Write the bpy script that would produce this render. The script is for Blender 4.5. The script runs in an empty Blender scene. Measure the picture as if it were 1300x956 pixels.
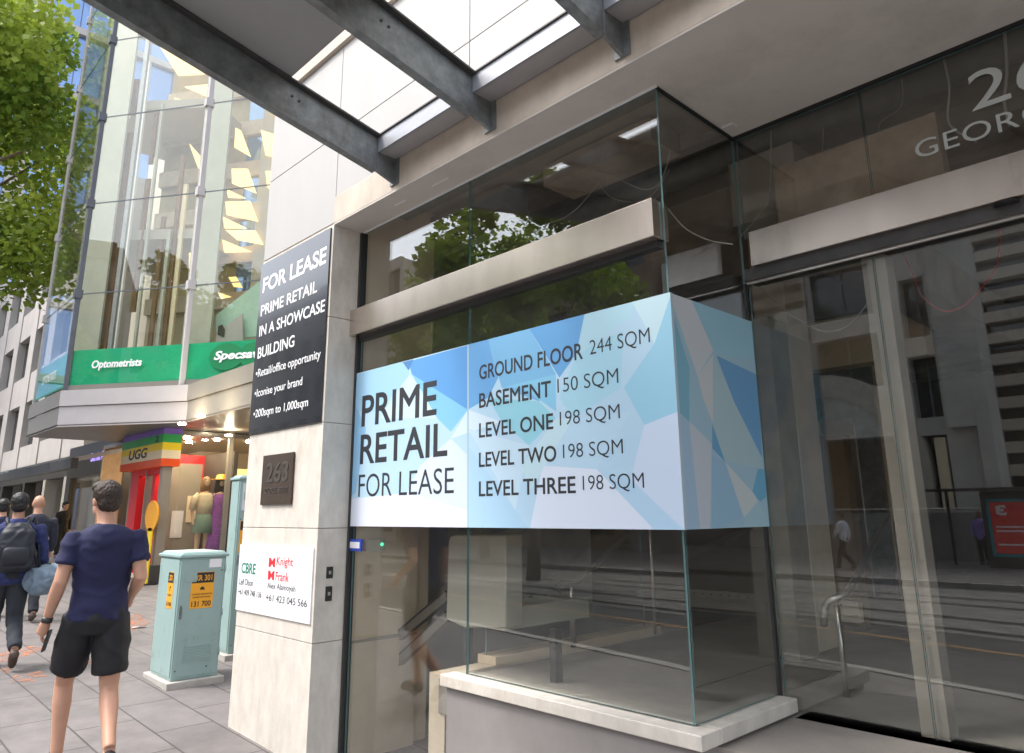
import bpy, bmesh, math, random
from mathutils import Vector, Matrix, noise, geometry
random.seed(7)
R=math.radians
scn=bpy.context.scene; COL=scn.collection

# ------------------------------------------------------------------ camera
F_PX=915.757; PITCH=.23481; ROLL=-.008273; YAW=R(-45.8697)
cp,sp=math.cos(PITCH),math.sin(PITCH); cy,sy=math.cos(YAW),math.sin(YAW)
fwd=Vector((sy*cp,cy*cp,sp)); rt=Vector((cy,-sy,0)); up=rt.cross(fwd)
cr,sr=math.cos(ROLL),math.sin(ROLL)
rt2=cr*rt+sr*up; up2=-sr*rt+cr*up
CAM=Vector((0,0,1.5))
cam=bpy.data.cameras.new('camera'); co=bpy.data.objects.new('camera',cam); COL.objects.link(co)
m=Matrix(((rt2.x,up2.x,-fwd.x,0),(rt2.y,up2.y,-fwd.y,0),(rt2.z,up2.z,-fwd.z,1.5),(0,0,0,1)))
co.matrix_world=m
cam.sensor_fit='HORIZONTAL'; cam.sensor_width=36; cam.lens=36*F_PX/1300
cam.shift_y=-44.5/1300; cam.clip_end=2000; cam.clip_start=.05
scn.camera=co
def ray(u,v):
    return rt2*((u-650)/F_PX)+up2*(-(v-433.5)/F_PX)+fwd
def onY(u,v,y): d=ray(u,v); return CAM+d*(y/d.y)
def onX(u,v,x): d=ray(u,v); return CAM+d*(x/d.x)
def onZ(u,v,z): d=ray(u,v); return CAM+d*((z-1.5)/d.z)

# ------------------------------------------------------------------ materials
def lin(c):
    return tuple((x/12.92 if x<=.04045 else ((x+.055)/1.055)**2.4) for x in (c[0]/255,c[1]/255,c[2]/255))+(1,)
def mat(name,col,rough=.6,metal=0,var=.12,scale=3,bump=0,bscale=60,spec=.5,emit=None,estr=0,trans=0,coat=0,dirt=None,stretch=(1,1,1)):
    """procedural principled: base colour with two scales of noise variation and noise bump"""
    m=bpy.data.materials.new(name); m.use_nodes=True; nt=m.node_tree; N=nt.nodes; L=nt.links
    b=N['Principled BSDF']; b.inputs['Roughness'].default_value=rough; b.inputs['Metallic'].default_value=metal
    b.inputs['Specular IOR Level'].default_value=spec
    if coat: b.inputs['Coat Weight'].default_value=coat
    tc=N.new('ShaderNodeTexCoord'); mp=N.new('ShaderNodeMapping'); mp.inputs['Scale'].default_value=stretch
    L.new(tc.outputs['Object'],mp.inputs['Vector'])
    n=N.new('ShaderNodeTexNoise'); n.inputs['Scale'].default_value=scale; n.inputs['Detail'].default_value=6; n.inputs['Roughness'].default_value=.65
    L.new(mp.outputs[0],n.inputs['Vector'])
    r=N.new('ShaderNodeValToRGB'); r.color_ramp.elements[0].position=.3; r.color_ramp.elements[1].position=.7
    c=Vector(col[:3]); lo=c*(1-var); hi=c*(1+var)
    r.color_ramp.elements[0].color=(*[max(0,x) for x in lo],1); r.color_ramp.elements[1].color=(*[min(1,x) for x in hi],1)
    L.new(n.outputs['Fac'],r.inputs['Fac']); out=r.outputs['Color']
    if dirt:
        n2=N.new('ShaderNodeTexNoise'); n2.inputs['Scale'].default_value=dirt[1]; n2.inputs['Detail'].default_value=8; n2.inputs['Roughness'].default_value=.75
        L.new(mp.outputs[0],n2.inputs['Vector'])
        r2=N.new('ShaderNodeValToRGB'); r2.color_ramp.elements[0].position=dirt[2]; r2.color_ramp.elements[1].position=dirt[2]+.15
        L.new(n2.outputs['Fac'],r2.inputs['Fac'])
        mx=N.new('ShaderNodeMix'); mx.data_type='RGBA'; mx.inputs['B'].default_value=(*dirt[0],1)
        mu=N.new('ShaderNodeMath'); mu.operation='MULTIPLY'; mu.inputs[1].default_value=dirt[3]
        L.new(r2.outputs['Color'],mu.inputs[0]); L.new(mu.outputs[0],mx.inputs['Factor']); L.new(out,mx.inputs['A']); out=mx.outputs['Result']
    L.new(out,b.inputs['Base Color'])
    if bump:
        n3=N.new('ShaderNodeTexNoise'); n3.inputs['Scale'].default_value=bscale; n3.inputs['Detail'].default_value=4
        L.new(mp.outputs[0],n3.inputs['Vector'])
        bp=N.new('ShaderNodeBump'); bp.inputs['Strength'].default_value=bump; bp.inputs['Distance'].default_value=.01
        L.new(n3.outputs['Fac'],bp.inputs['Height']); L.new(bp.outputs[0],b.inputs['Normal'])
    if emit:
        b.inputs['Emission Color'].default_value=(*emit,1); b.inputs['Emission Strength'].default_value=estr
    return m
def glass(name,tint=(.965,.975,.965),ior=1.72,rough=0,dust=.005):
    """thin architectural glazing: Fresnel mix of see-through and mirror, equal on both faces, with a little dust"""
    m=bpy.data.materials.new(name); m.use_nodes=True; nt=m.node_tree; N=nt.nodes; L=nt.links; N.clear()
    o=N.new('ShaderNodeOutputMaterial'); t=N.new('ShaderNodeBsdfTransparent'); t.inputs[0].default_value=(*tint,1)
    g=N.new('ShaderNodeBsdfGlossy'); g.inputs['Roughness'].default_value=rough; g.inputs['Color'].default_value=(.95,.97,.97,1)
    geo=N.new('ShaderNodeNewGeometry'); mr=N.new('ShaderNodeMapRange'); mr.inputs['To Min'].default_value=ior; mr.inputs['To Max'].default_value=1/ior
    L.new(geo.outputs['Backfacing'],mr.inputs['Value'])
    f=N.new('ShaderNodeFresnel'); L.new(mr.outputs[0],f.inputs['IOR'])
    mx=N.new('ShaderNodeMixShader'); L.new(f.outputs[0],mx.inputs[0]); L.new(t.outputs[0],mx.inputs[1]); L.new(g.outputs[0],mx.inputs[2])
    d=N.new('ShaderNodeBsdfDiffuse'); d.inputs[0].default_value=(.55,.53,.5,1)
    nz=N.new('ShaderNodeTexNoise'); nz.inputs['Scale'].default_value=1.3; nz.inputs['Detail'].default_value=7; nz.inputs['Roughness'].default_value=.7
    tc=N.new('ShaderNodeTexCoord'); L.new(tc.outputs['Object'],nz.inputs['Vector'])
    mm=N.new('ShaderNodeMapRange'); mm.inputs['From Min'].default_value=.35; mm.inputs['From Max'].default_value=.75; mm.inputs['To Min'].default_value=dust*.3; mm.inputs['To Max'].default_value=dust*2.5
    L.new(nz.outputs['Fac'],mm.inputs['Value'])
    m2=N.new('ShaderNodeMixShader'); L.new(mm.outputs[0],m2.inputs[0]); L.new(mx.outputs[0],m2.inputs[1]); L.new(d.outputs[0],m2.inputs[2])
    L.new(m2.outputs[0],o.inputs['Surface']); return m
def attr_mat(name,attr='Col',rough=.5,spec=.4,coat=0,trans=0):
    m=bpy.data.materials.new(name); m.use_nodes=True; nt=m.node_tree; N=nt.nodes; L=nt.links; b=N['Principled BSDF']
    a=N.new('ShaderNodeAttribute'); a.attribute_name=attr; b.inputs['Roughness'].default_value=rough; b.inputs['Specular IOR Level'].default_value=spec
    b.inputs['Coat Weight'].default_value=coat
    L.new(a.outputs['Color'],b.inputs['Base Color'])
    if trans:
        t=N.new('ShaderNodeBsdfTranslucent'); L.new(a.outputs['Color'],t.inputs['Color'])
        mx=N.new('ShaderNodeMixShader'); mx.inputs[0].default_value=trans; o=N['Material Output']
        L.new(b.outputs[0],mx.inputs[1]); L.new(t.outputs[0],mx.inputs[2]); L.new(mx.outputs[0],o.inputs['Surface'])
    return m
M={}
M['stone']=mat('pale_granite',(.62,.575,.51),.55,var=.13,scale=9,bump=.14,bscale=90,dirt=((.36,.30,.23),1.9,.52,.45),stretch=(1,1,.5))
M['stonehi']=mat('white_wall_panel',(.45,.44,.425),.65,var=.04,scale=2,bump=.04,dirt=((.46,.42,.38),2.2,.62,.35),stretch=(1,1,.35))
M['fascia']=mat('weathered_sandstone_fascia',(.54,.465,.385),.65,var=.16,scale=5,bump=.15,bscale=80,dirt=((.25,.2,.16),1.5,.58,.4),stretch=(1,1,.6))
M['joint']=mat('dark_joint_sealant',(.26,.22,.18),.8)
M['soffit']=mat('painted_soffit_board',(.60,.565,.52),.75,dirt=((.42,.39,.35),.9,.5,.5),var=.05,scale=1.2)
M['galv']=mat('galvanised_steel',(.22,.235,.235),.5,metal=.5,var=.32,scale=11,bump=.08,bscale=140,dirt=((.12,.10,.075),3.2,.52,.6))
M['galvdark']=mat('dark_painted_steel',(.075,.072,.07),.5,metal=.3,var=.2,scale=6)
M['greypanel']=mat('grey_canopy_sheet',(.35,.34,.34),.6,var=.08,scale=1)
M['gutter']=mat('grey_gutter_metal',(.36,.37,.40),.45,metal=.3,var=.10,scale=4,stretch=(1,4,4))
M['steelband']=mat('brushed_steel_cladding',(.62,.545,.485),.27,metal=.9,var=.12,scale=2.2,bump=.02,bscale=30,stretch=(2,1,.6),dirt=((.33,.27,.2),2.4,.6,.45))
M['stainless']=mat('satin_stainless_steel',(.62,.58,.53),.28,metal=.9,var=.05)
M['glass']=glass('shopfront_glass')
M['glass2']=glass('tower_glass',(.95,.96,.92),1.5,dust=.015)
M['glassedge']=mat('green_glass_edge',(.10,.20,.20),.15,spec=.8)
M['dark']=mat('dark_frame',(.03,.03,.03),.4)
M['black']=mat('black_recess',(.012,.012,.012),.7)
M['concrete']=mat('raw_concrete',(.29,.245,.20),.85,var=.22,scale=2.5,bump=.2,bscale=30)
M['rawceil']=mat('stripped_ceiling',(.36,.27,.20),.9,var=.5,scale=1.4,bump=.4,bscale=14)
M['duct']=mat('ceiling_services',(.15,.135,.12),.6,metal=.2,var=.3,scale=5)
M['beige']=mat('beige_interior_wall',(.66,.52,.36),.7,var=.07,scale=2)
M['beigetile']=mat('beige_interior_stone',(.58,.48,.37),.5,var=.12,scale=4)
M['brown']=mat('brown_interior_wall',(.17,.115,.065),.7,var=.2,scale=2)
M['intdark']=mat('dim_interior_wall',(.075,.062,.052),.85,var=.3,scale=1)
M['floorint']=mat('interior_concrete_floor',(.30,.27,.24),.55,var=.25,scale=1.5,bump=.05)
M['liftcase']=mat('lift_casing',(.43,.40,.33),.4,var=.05)
M['rail']=mat('worn_lift_rail',(.20,.18,.155),.45,metal=.5)
M['teal']=mat('pale_teal_cabinet_paint',(.29,.41,.395),.45,var=.05,scale=4,bump=.03,bscale=25,dirt=((.13,.17,.165),6,.56,.6))
M['plinth']=mat('concrete_plinth',(.40,.38,.35),.85,var=.15,scale=8,bump=.3)
M['orange']=mat('amber_sticker',(.85,.38,.02),.45,var=.03)
M['blacksign']=mat('black_sign',(.018,.019,.022),.35,var=.1)
M['gloss']=mat('gloss_black_poster',(.010,.013,.02),.16,var=.15,scale=2,spec=.6,coat=.3)
M['white']=mat('white_vinyl',(.80,.80,.82),.45,var=.02)
M['whitetext']=mat('white_lettering',(.85,.85,.85),.5,var=.01)
M['silver']=mat('silver_lettering',(.55,.58,.56),.5,var=.02)
M['blacktext']=mat('charcoal_lettering',(.025,.028,.035),.5,var=.02)
M['greentext']=mat('deep_green_lettering',(.005,.20,.13),.5,var=.01)
M['redtext']=mat('red_lettering',(.72,.02,.03),.5,var=.01)
M['plaque']=mat('bronze_plaque',(.085,.06,.045),.4,metal=.5,var=.2,scale=14,bump=.1)
M['plaque2']=mat('bronze_plaque_relief',(.12,.105,.095),.35,metal=.6,var=.15)
M['bluetag']=mat('blue_tag',(.02,.06,.4),.5); M['exit']=mat('green_exit_light',(.02,.3,.12),.5,emit=(.05,.9,.35),estr=.8)
M['vinyl']=attr_mat('printed_banner_vinyl',rough=.42,spec=.4)
M['green']=mat('green_fascia_band',(.0,.50,.27),.3,var=.02,coat=.4)
M['greendk']=mat('green_logo_lens',(.005,.20,.07),.4,var=.02)
M['fasc']=mat('light_grey_metal_fascia',(.50,.47,.47),.45,metal=.1,var=.04)
M['fasc2']=mat('taupe_metal_fascia',(.27,.25,.22),.4,metal=.2,var=.05)
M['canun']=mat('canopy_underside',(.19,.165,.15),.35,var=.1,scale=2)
M['pale']=mat('pale_interior_panel',(.50,.50,.43),.6,var=.05)
M['mint']=mat('mint_wall',(.45,.66,.55),.6,var=.03)
M['cream']=mat('gold_reflection_glow',(.75,.55,.24),.5,emit=(1,.70,.28),estr=.42)  # self-glowing colour standing in for golden reflections on the tower glass
M['timber']=mat('brown_timber_fin',(.24,.13,.05),.6,var=.3,scale=3,stretch=(4,4,.5))
M['atrium']=mat('atrium_wall',(.46,.38,.24),.7,var=.25,scale=.6)
M['bluewin']=mat('blue_reflective_window',(.22,.33,.55),.08,metal=.5,var=.25,scale=.15)
M['darkwin']=mat('dark_window_glass',(.02,.024,.028),.06,var=.4,scale=.3,spec=.9)
M['winmul']=mat('window_mullion',(.10,.11,.13),.5)
M['conc1']=mat('board_concrete_facade',(.56,.53,.49),.85,var=.15,scale=.8,bump=.2,bscale=10,dirt=((.2,.18,.16),.5,.58,.5))
M['conc2']=mat('cream_precast_facade',(.52,.47,.40),.8,var=.10,scale=.5,bump=.1,bscale=8)
M['brick']=mat('brown_facade',(.25,.18,.13),.85,var=.15,scale=1)
M['whitest']=mat('white_stone_facade',(.44,.41,.385),.8,var=.1,scale=.7)
M['red']=mat('red_portal_paint',(.72,.012,.02),.4,var=.05)
M['yellow']=mat('yellow_paint',(.88,.66,.02),.45,var=.03)
M['purple']=mat('violet_stripe',(.20,.12,.5),.45); M['gstripe']=mat('green_stripe',(.03,.38,.10),.45)
M['creamst']=mat('cream_stripe',(.85,.72,.5),.5,var=.03); M['ored']=mat('orange_red_stripe',(.85,.09,.01),.45,var=.03)
M['taupe']=mat('taupe_pilaster',(.30,.265,.22),.5,var=.06)
M['charcoal']=mat('charcoal_shopfront',(.06,.055,.05),.4,var=.1)
M['warm']=mat('glowing_warm_wall',(.55,.36,.14),.6,var=.35,scale=2,emit=(1,.62,.22),estr=.5)  # glow is put into the wall colour, warming the shop interiors
M['shopint']=mat('shop_interior_wall',(.50,.34,.20),.7,var=.35,scale=1.3)
M['lamp']=mat('lit_downlight',(1,.9,.7),.5,emit=(1,.86,.6),estr=90)
M['skin']=mat('skin_light',(.50,.27,.18),.5,var=.06,scale=8); M['skin2']=mat('skin_tan',(.36,.19,.12),.5,var=.06)
M['manq']=mat('mannequin_skin',(.55,.38,.24),.4)
M['hair']=mat('dark_brown_hair',(.035,.02,.013),.55,var=.5,scale=30,bump=.6,bscale=90,stretch=(3,3,.6)); M['hairbl']=mat('black_hair',(.01,.009,.009),.5,var=.3,bump=.4)
M['navy']=mat('navy_tshirt_cotton',(.012,.014,.055),.85,var=.12,scale=6,bump=.15,bscale=40)
M['blackcloth']=mat('black_sports_cloth',(.008,.008,.010),.7,var=.3,bump=.15,bscale=30)
M['suit']=mat('charcoal_suit',(.025,.028,.045),.85,var=.2)
M['shirtb']=mat('blue_check_shirt',(.02,.028,.11),.85,var=.6,scale=20); M['shirtw']=mat('pale_shirt',(.62,.64,.70),.8)
M['shirtp']=mat('lilac_shirt',(.36,.26,.70),.8); M['trous']=mat('dark_trousers',(.02,.022,.03),.85)
M['jeans']=mat('slate_trousers',(.025,.03,.038),.85,var=.2); M['shoe']=mat('brown_shoe_leather',(.07,.045,.035),.5)
M['bagblk']=mat('black_backpack_nylon',(.012,.014,.022),.6,var=.3,bump=.3,bscale=30); M['baggrey']=mat('slate_blue_duffel',(.17,.23,.29),.7,var=.2,scale=5,bump=.3,bscale=20)
M['violetdress']=mat('violet_print_dress',(.30,.09,.36),.8,var=.6,scale=38); M['creamtop']=mat('cream_blouse',(.66,.55,.36),.8,var=.15,scale=12)
M['sage']=mat('sage_skirt',(.22,.33,.24),.8,var=.15); M['bark']=mat('mottled_bark',(.16,.12,.085),.9,var=.4,scale=5,bump=.6,bscale=12)
M['leaf']=attr_mat('plane_tree_leaf',rough=.5,spec=.3,trans=.42)
M['road']=mat('asphalt',(.055,.054,.055),.85,var=.2,scale=4,bump=.3,bscale=60)
M['trackbed']=mat('tram_track_paving',(.17,.16,.15),.8,var=.2,scale=3,bump=.2)
M['railst']=mat('dark_tram_rail',(.028,.025,.024),.5,metal=.4); M['kerb']=mat('granite_kerb',(.34,.32,.30),.75,var=.15,scale=8)
M['lineo']=mat('orange_line_paint',(.36,.19,.06),.6,var=.3,scale=9); M['wallst']=mat('grey_granite_wall',(.24,.22,.21),.6,var=.12)
M['cyan']=mat('cyan_panel_frame',(.02,.30,.36),.4); M['poster_red']=mat('red_poster',(.35,.03,.025),.3,var=.25,scale=5,emit=(.6,.05,.04),estr=.12)
M['cablew']=mat('grey_white_cable',(.42,.38,.34),.6); M['cabler']=mat('red_cable',(.42,.06,.06),.6); M['cableb']=mat('black_cable',(.02,.02,.02),.6)
def spraym():
    m=mat('faded_orange_spray',(.60,.20,.08),.8); nt=m.node_tree;N=nt.nodes;L=nt.links;o=N['Material Output'];t=N.new('ShaderNodeBsdfTransparent');n=N.new('ShaderNodeTexNoise');n.inputs['Scale'].default_value=9;n.inputs['Detail'].default_value=8
    tc=N.new('ShaderNodeTexCoord');L.new(tc.outputs['Object'],n.inputs['Vector']);q=N.new('ShaderNodeMapRange');q.inputs['From Min'].default_value=.42;q.inputs['From Max'].default_value=.75;q.inputs['To Max'].default_value=.8;L.new(n.outputs['Fac'],q.inputs['Value'])
    mx=N.new('ShaderNodeMixShader');L.new(q.outputs[0],mx.inputs[0]);L.new(t.outputs[0],mx.inputs[1]);L.new(N['Principled BSDF'].outputs[0],mx.inputs[2]);L.new(mx.outputs[0],o.inputs['Surface']);return m
M['spray']=spraym()
def paving():
    m=mat('granite_slab_paving',(.150,.138,.135),.75,var=.22,scale=3.1,bump=.16,bscale=60,dirt=((.06,.055,.055),14,.60,.6)); nt=m.node_tree;N=nt.nodes;L=nt.links;b=N['Principled BSDF']
    src=b.inputs['Base Color'].links[0].from_socket
    tc=N['Texture Coordinate'] if 'Texture Coordinate' in N else N.new('ShaderNodeTexCoord')
    br=N.new('ShaderNodeTexBrick'); br.inputs['Scale'].default_value=1; br.inputs['Mortar Size'].default_value=.008; br.inputs['Brick Width'].default_value=.9; br.inputs['Row Height'].default_value=.45
    br.inputs['Color1'].default_value=(.9,.9,.9,1); br.inputs['Color2'].default_value=(1.12,1.1,1.1,1); br.inputs['Mortar'].default_value=(.42,.4,.38,1)
    mp=N.new('ShaderNodeMapping'); mp.inputs['Rotation'].default_value=(0,0,0); L.new(tc.outputs['Object'],mp.inputs[0]); L.new(mp.outputs[0],br.inputs['Vector'])
    mx=N.new('ShaderNodeMix'); mx.data_type='RGBA'; mx.blend_type='MULTIPLY'; mx.inputs['Factor'].default_value=1
    L.new(src,mx.inputs['A']); L.new(br.outputs['Color'],mx.inputs['B']); L.new(mx.outputs['Result'],b.inputs['Base Color']); return m
M['pave']=paving()

# ------------------------------------------------------------------ object helpers
def tag(o,label=None,cat=None,group=None,kind=None):
    if label: o['label']=label
    if cat: o['category']=cat
    if group: o['group']=group
    if kind: o['kind']=kind
    return o
def root(name,label,cat,loc=(0,0,0),rotz=0,group=None):
    o=bpy.data.objects.new(name,None); COL.objects.link(o); o.empty_display_size=.2
    o.location=loc; o.rotation_euler=(0,0,rotz); return tag(o,label,cat,group)
def children(o): return [c for c in list(bpy.data.objects) if c.parent is o]
def copy_tree(o,parent=None):
    kids=children(o); c=o.copy(); COL.objects.link(c)
    if parent is not None: c.parent=parent
    for k in kids: copy_tree(k,c)
    return c
def base_of(p):
    v=Vector((0,0,0))
    while p is not None: v+=Vector(p.location); p=p.parent
    return v
class MB:
    def __init__(s): s.v=[]; s.f=[]; s.mi=[]; s.mats=[]; s.sm=[]
    def _m(s,k):
        if k not in s.mats: s.mats.append(k)
        return s.mats.index(k)
    def add(s,vs,fs,k,smooth=False):
        o=len(s.v); s.v+= [tuple(v) for v in vs]; i=s._m(k)
        for f in fs: s.f.append([o+x for x in f]); s.mi.append(i); s.sm.append(smooth)
        return s
    def box(s,a,b,k,taper=0):
        x0,x1=sorted((a[0],b[0])); y0,y1=sorted((a[1],b[1])); z0,z1=sorted((a[2],b[2])); t=taper
        vs=[(x0,y0,z0),(x1,y0,z0),(x1,y1,z0),(x0,y1,z0),(x0+t,y0+t,z1),(x1-t,y0+t,z1),(x1-t,y1-t,z1),(x0+t,y1-t,z1)]
        return s.add(vs,[(0,3,2,1),(4,5,6,7),(0,1,5,4),(1,2,6,5),(2,3,7,6),(3,0,4,7)],k)
    def hex(s,vs,k):
        return s.add(vs,[(0,3,2,1),(4,5,6,7),(0,1,5,4),(1,2,6,5),(2,3,7,6),(3,0,4,7)],k)
    def prism(s,poly,d,k):
        """poly: planar 3D points, d: extrusion vector"""
        n=len(poly); vs=[Vector(p) for p in poly]+[Vector(p)+Vector(d) for p in poly]
        fs=[tuple(range(n))[::-1],tuple(range(n,2*n))]+[(i,(i+1)%n,n+(i+1)%n,n+i) for i in range(n)]
        return s.add(vs,fs,k)
    def slab(s,p,q,z0,z1,t,k,off=0):
        """upright board along plan line p->q, thickness t to its left side"""
        d=Vector((q[0]-p[0],q[1]-p[1],0)).normalized(); n=Vector((-d.y,d.x,0))
        a=Vector((p[0],p[1],0))+n*off; b=Vector((q[0],q[1],0))+n*off
        c=[a,b,b+n*t,a+n*t]
        return s.hex([(x.x,x.y,z0) for x in c]+[(x.x,x.y,z1) for x in c],k)
    def tube(s,pts,r,k,seg=10,sq=(1,1),cap=True):
        pts=[Vector(p) for p in pts]; n=len(pts); rs=r if isinstance(r,(list,tuple)) else [r]*n
        vs=[];fs=[];prev=None
        for i,p in enumerate(pts):
            t=(pts[min(i+1,n-1)]-pts[max(i-1,0)])
            if t.length<1e-9: t=Vector((0,0,1))
            t.normalize()
            if prev is None: a=Vector((1,0,0)) if abs(t.x)<.8 else Vector((0,1,0))
            else: a=prev
            x=(a-t*a.dot(t)).normalized(); y=t.cross(x); prev=x
            for j in range(seg):
                an=2*math.pi*j/seg; vs.append(p+x*math.cos(an)*rs[i]*sq[0]+y*math.sin(an)*rs[i]*sq[1])
        for i in range(n-1):
            for j in range(seg): a=i*seg+j;b=i*seg+(j+1)%seg; fs.append((a,b,b+seg,a+seg))
        if cap: fs.append(tuple(range(seg))[::-1]); fs.append(tuple(range((n-1)*seg,n*seg)))
        return s.add(vs,fs,k,True)
    def rings(s,rs,k,seg=20,smooth=True,pw=1.0):
        """rs: list of (cx,cy,cz,rx,ry); superellipse pw"""
        vs=[];fs=[];n=len(rs)
        for (x,y,z,a,b) in rs:
            for j in range(seg):
                an=2*math.pi*j/seg; c,q=math.cos(an),math.sin(an)
                vs.append((x+a*math.copysign(abs(c)**pw,c),y+b*math.copysign(abs(q)**pw,q),z))
        for i in range(n-1):
            for j in range(seg): a=i*seg+j;b=i*seg+(j+1)%seg; fs.append((a,b,b+seg,a+seg))
        fs.append(tuple(range(seg))[::-1]); fs.append(tuple(range((n-1)*seg,n*seg)))
        return s.add(vs,fs,k,smooth)
    def ball(s,c,r,k,seg=16,n=10):
        rs=r if isinstance(r,(list,tuple)) else (r,r,r)
        L=[]
        for i in range(n+1):
            t=-math.pi/2+math.pi*i/n; q=max(math.cos(t),.02)
            L.append((c[0],c[1],c[2]+math.sin(t)*rs[2],rs[0]*q,rs[1]*q))
        return s.rings(L,k,seg)
    def _fold(s,me,fold):
        amp,sx,sz,ridge=fold; ns=[v.normal.copy() for v in me.vertices]
        for v,n in zip(me.vertices,ns):
            p=v.co; q=Vector((p.x*sx,p.y*sx,p.z*sz)); w=noise.noise_vector(q*.6)*.7; a=noise.noise(q+w)
            v.co=p+n*amp*((1-2*abs(a)) if ridge else a)
        me.update()
    def build(s,name,parent=None,bevel=0,local=False,remesh=0,smooth_it=0,fold=None):
        off=Vector((0,0,0)) if local else base_of(parent)
        me=bpy.data.meshes.new(name); me.from_pydata([tuple(Vector(v)-off) for v in s.v],[],s.f)
        for k in s.mats: me.materials.append(M[k])
        me.polygons.foreach_set('material_index',s.mi); me.polygons.foreach_set('use_smooth',s.sm)
        me.update()
        o=bpy.data.objects.new(name,me); COL.objects.link(o)
        if parent is not None: o.parent=parent
        if remesh:
            r=o.modifiers.new('r','REMESH'); r.mode='VOXEL'; r.voxel_size=remesh; r.use_smooth_shade=True
            if smooth_it: q=o.modifiers.new('s','SMOOTH'); q.factor=.5; q.iterations=smooth_it
            dg=bpy.context.evaluated_depsgraph_get(); ev=o.evaluated_get(dg)
            nm=bpy.data.meshes.new_from_object(ev); o.modifiers.clear(); old=o.data; o.data=nm
            if fold: s._fold(nm,fold)
            bpy.data.meshes.remove(old); nm.name=name
            if not nm.materials: nm.materials.append(M[s.mats[0]])
        if bevel:
            b=o.modifiers.new('b','BEVEL'); b.width=bevel; b.segments=2; b.limit_method='ANGLE'; b.angle_limit=R(40)
            w=o.modifiers.new('w','WEIGHTED_NORMAL')
        return o
def one(name,mb,label,cat,group=None,kind=None,bevel=0):
    o=mb.build(name,None,bevel); return tag(o,label,cat,group,kind)
def text(name,s,parent,m,o,ux,uz,w,h,bold=0,shear=0,depth=.002,space=1):
    """lettering fitted to a w x h box; o = lower-left corner; ux,uz = unit vectors along and up"""
    cu=bpy.data.curves.new(name,'FONT'); cu.body=s; cu.bevel_depth=max(0,bold); cu.bevel_resolution=0; cu.offset=min(0,bold); cu.shear=shear; cu.extrude=.01; cu.resolution_u=4; cu.space_character=space
    t=bpy.data.objects.new(name,cu); COL.objects.link(t); dg=bpy.context.evaluated_depsgraph_get()
    me=bpy.data.meshes.new_from_object(t.evaluated_get(dg)); bpy.data.objects.remove(t); bpy.data.curves.remove(cu)
    xs=[v.co.x for v in me.vertices]; ys=[v.co.y for v in me.vertices]
    x0,x1,y0,y1=min(xs),max(xs),min(ys),max(ys); ux=Vector(ux).normalized(); uz=Vector(uz).normalized(); n=ux.cross(uz); off=base_of(parent)
    for v in me.vertices:
        a=(v.co.x-x0)/(x1-x0)*w; b=(v.co.y-y0)/(y1-y0)*h; c=depth*.5+depth*.5*max(-1,min(1,v.co.z/.012))
        v.co=Vector(o)+ux*a+uz*b+n*c-off
    me.materials.clear(); me.materials.append(M[m])
    # one object per word: connected letter pieces, cut where the gap is a word space
    n_=len(me.vertices); pa=list(range(n_))
    def fd(i):
        while pa[i]!=i: pa[i]=pa[pa[i]]; i=pa[i]
        return i
    for e in me.edges:
        a,b=fd(e.vertices[0]),fd(e.vertices[1])
        if a!=b: pa[a]=b
    X=[(v.co+off-Vector(o)).dot(ux) for v in me.vertices]; comp={}
    for i in range(n_):
        k=fd(i); c=comp.setdefault(k,[X[i],X[i]]); c[0]=min(c[0],X[i]); c[1]=max(c[1],X[i])
    it=sorted(comp.items(),key=lambda t:t[1][0]); grp={}; g_=0; end=None
    for k,(a,b) in it:
        if end is not None and ' ' in s and a-end>.24*h: g_+=1
        grp[k]=g_; end=b if end is None else max(end,b)
    for gi in range(g_+1):
        idx=[i for i in range(n_) if grp[fd(i)]==gi]; mp_={i:j for j,i in enumerate(idx)}
        w_=bpy.data.meshes.new(name); w_.from_pydata([tuple(me.vertices[i].co) for i in idx],[],[[mp_[q] for q in p.vertices] for p in me.polygons if p.vertices[0] in mp_]); w_.materials.append(M[m])
        ob=bpy.data.objects.new(name,w_); COL.objects.link(ob); ob.parent=parent
    bpy.data.meshes.remove(me); return ob
PX=Vector((1,0,0)); PZ=Vector((0,0,1)); PY=Vector((0,1,0))

# ------------------------------------------------------------------ ground
GT=[(-200,1.4),(-80,.9),(-30,.4),(-17,.12),(-8,-.06),(-5.5,-.14),(-2,-.3),(100,-.3)]
def gx(x):
    for (a,za),(b,zb) in zip(GT,GT[1:]):
        if a<=x<=b: return za+(zb-za)*(x-a)/(b-a)
    return -.3
def gz(x,y=0):
    s=min(1,max(0,(y+12)/10.7)); return -.3+(gx(x)+.3)*s
def sheet(name,x0,x1,y0,y1,dz,k,label,nx=60,ny=8,kind='structure',cat=None):
    mb=MB(); vs=[];fs=[]
    xs=sorted(set([x0+(x1-x0)*i/nx for i in range(nx+1)]+[a for a,_ in GT if x0<a<x1])); ys=[y0+(y1-y0)*j/ny for j in range(ny+1)]
    for x in xs:
        for y in ys: vs.append((x,y,gz(x,y)+dz))
    n=len(ys)
    for i in range(len(xs)-1):
        for j in range(n-1): fs.append((i*n+j,(i+1)*n+j,(i+1)*n+j+1,i*n+j+1))
    mb.add(vs,fs,k); o=mb.build(name); return tag(o,label,cat or name.replace('_',' '),None,kind)
g=MB(); g.add([(-900,-900,-.7),(900,-900,-.7),(900,900,-.7),(-900,900,-.7)],[(0,1,2,3)],'road'); tag(g.build('ground'),'flat ground reaching to the horizon','ground',None,'structure')
sheet('pavement',-140,40,-1.2,16,0,'pave','grey granite slab pavement in front of the shops',90,12)
sheet('road',-140,40,-13.9,-1.35,-.12,'road','asphalt street with tram tracks',90,12)
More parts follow.
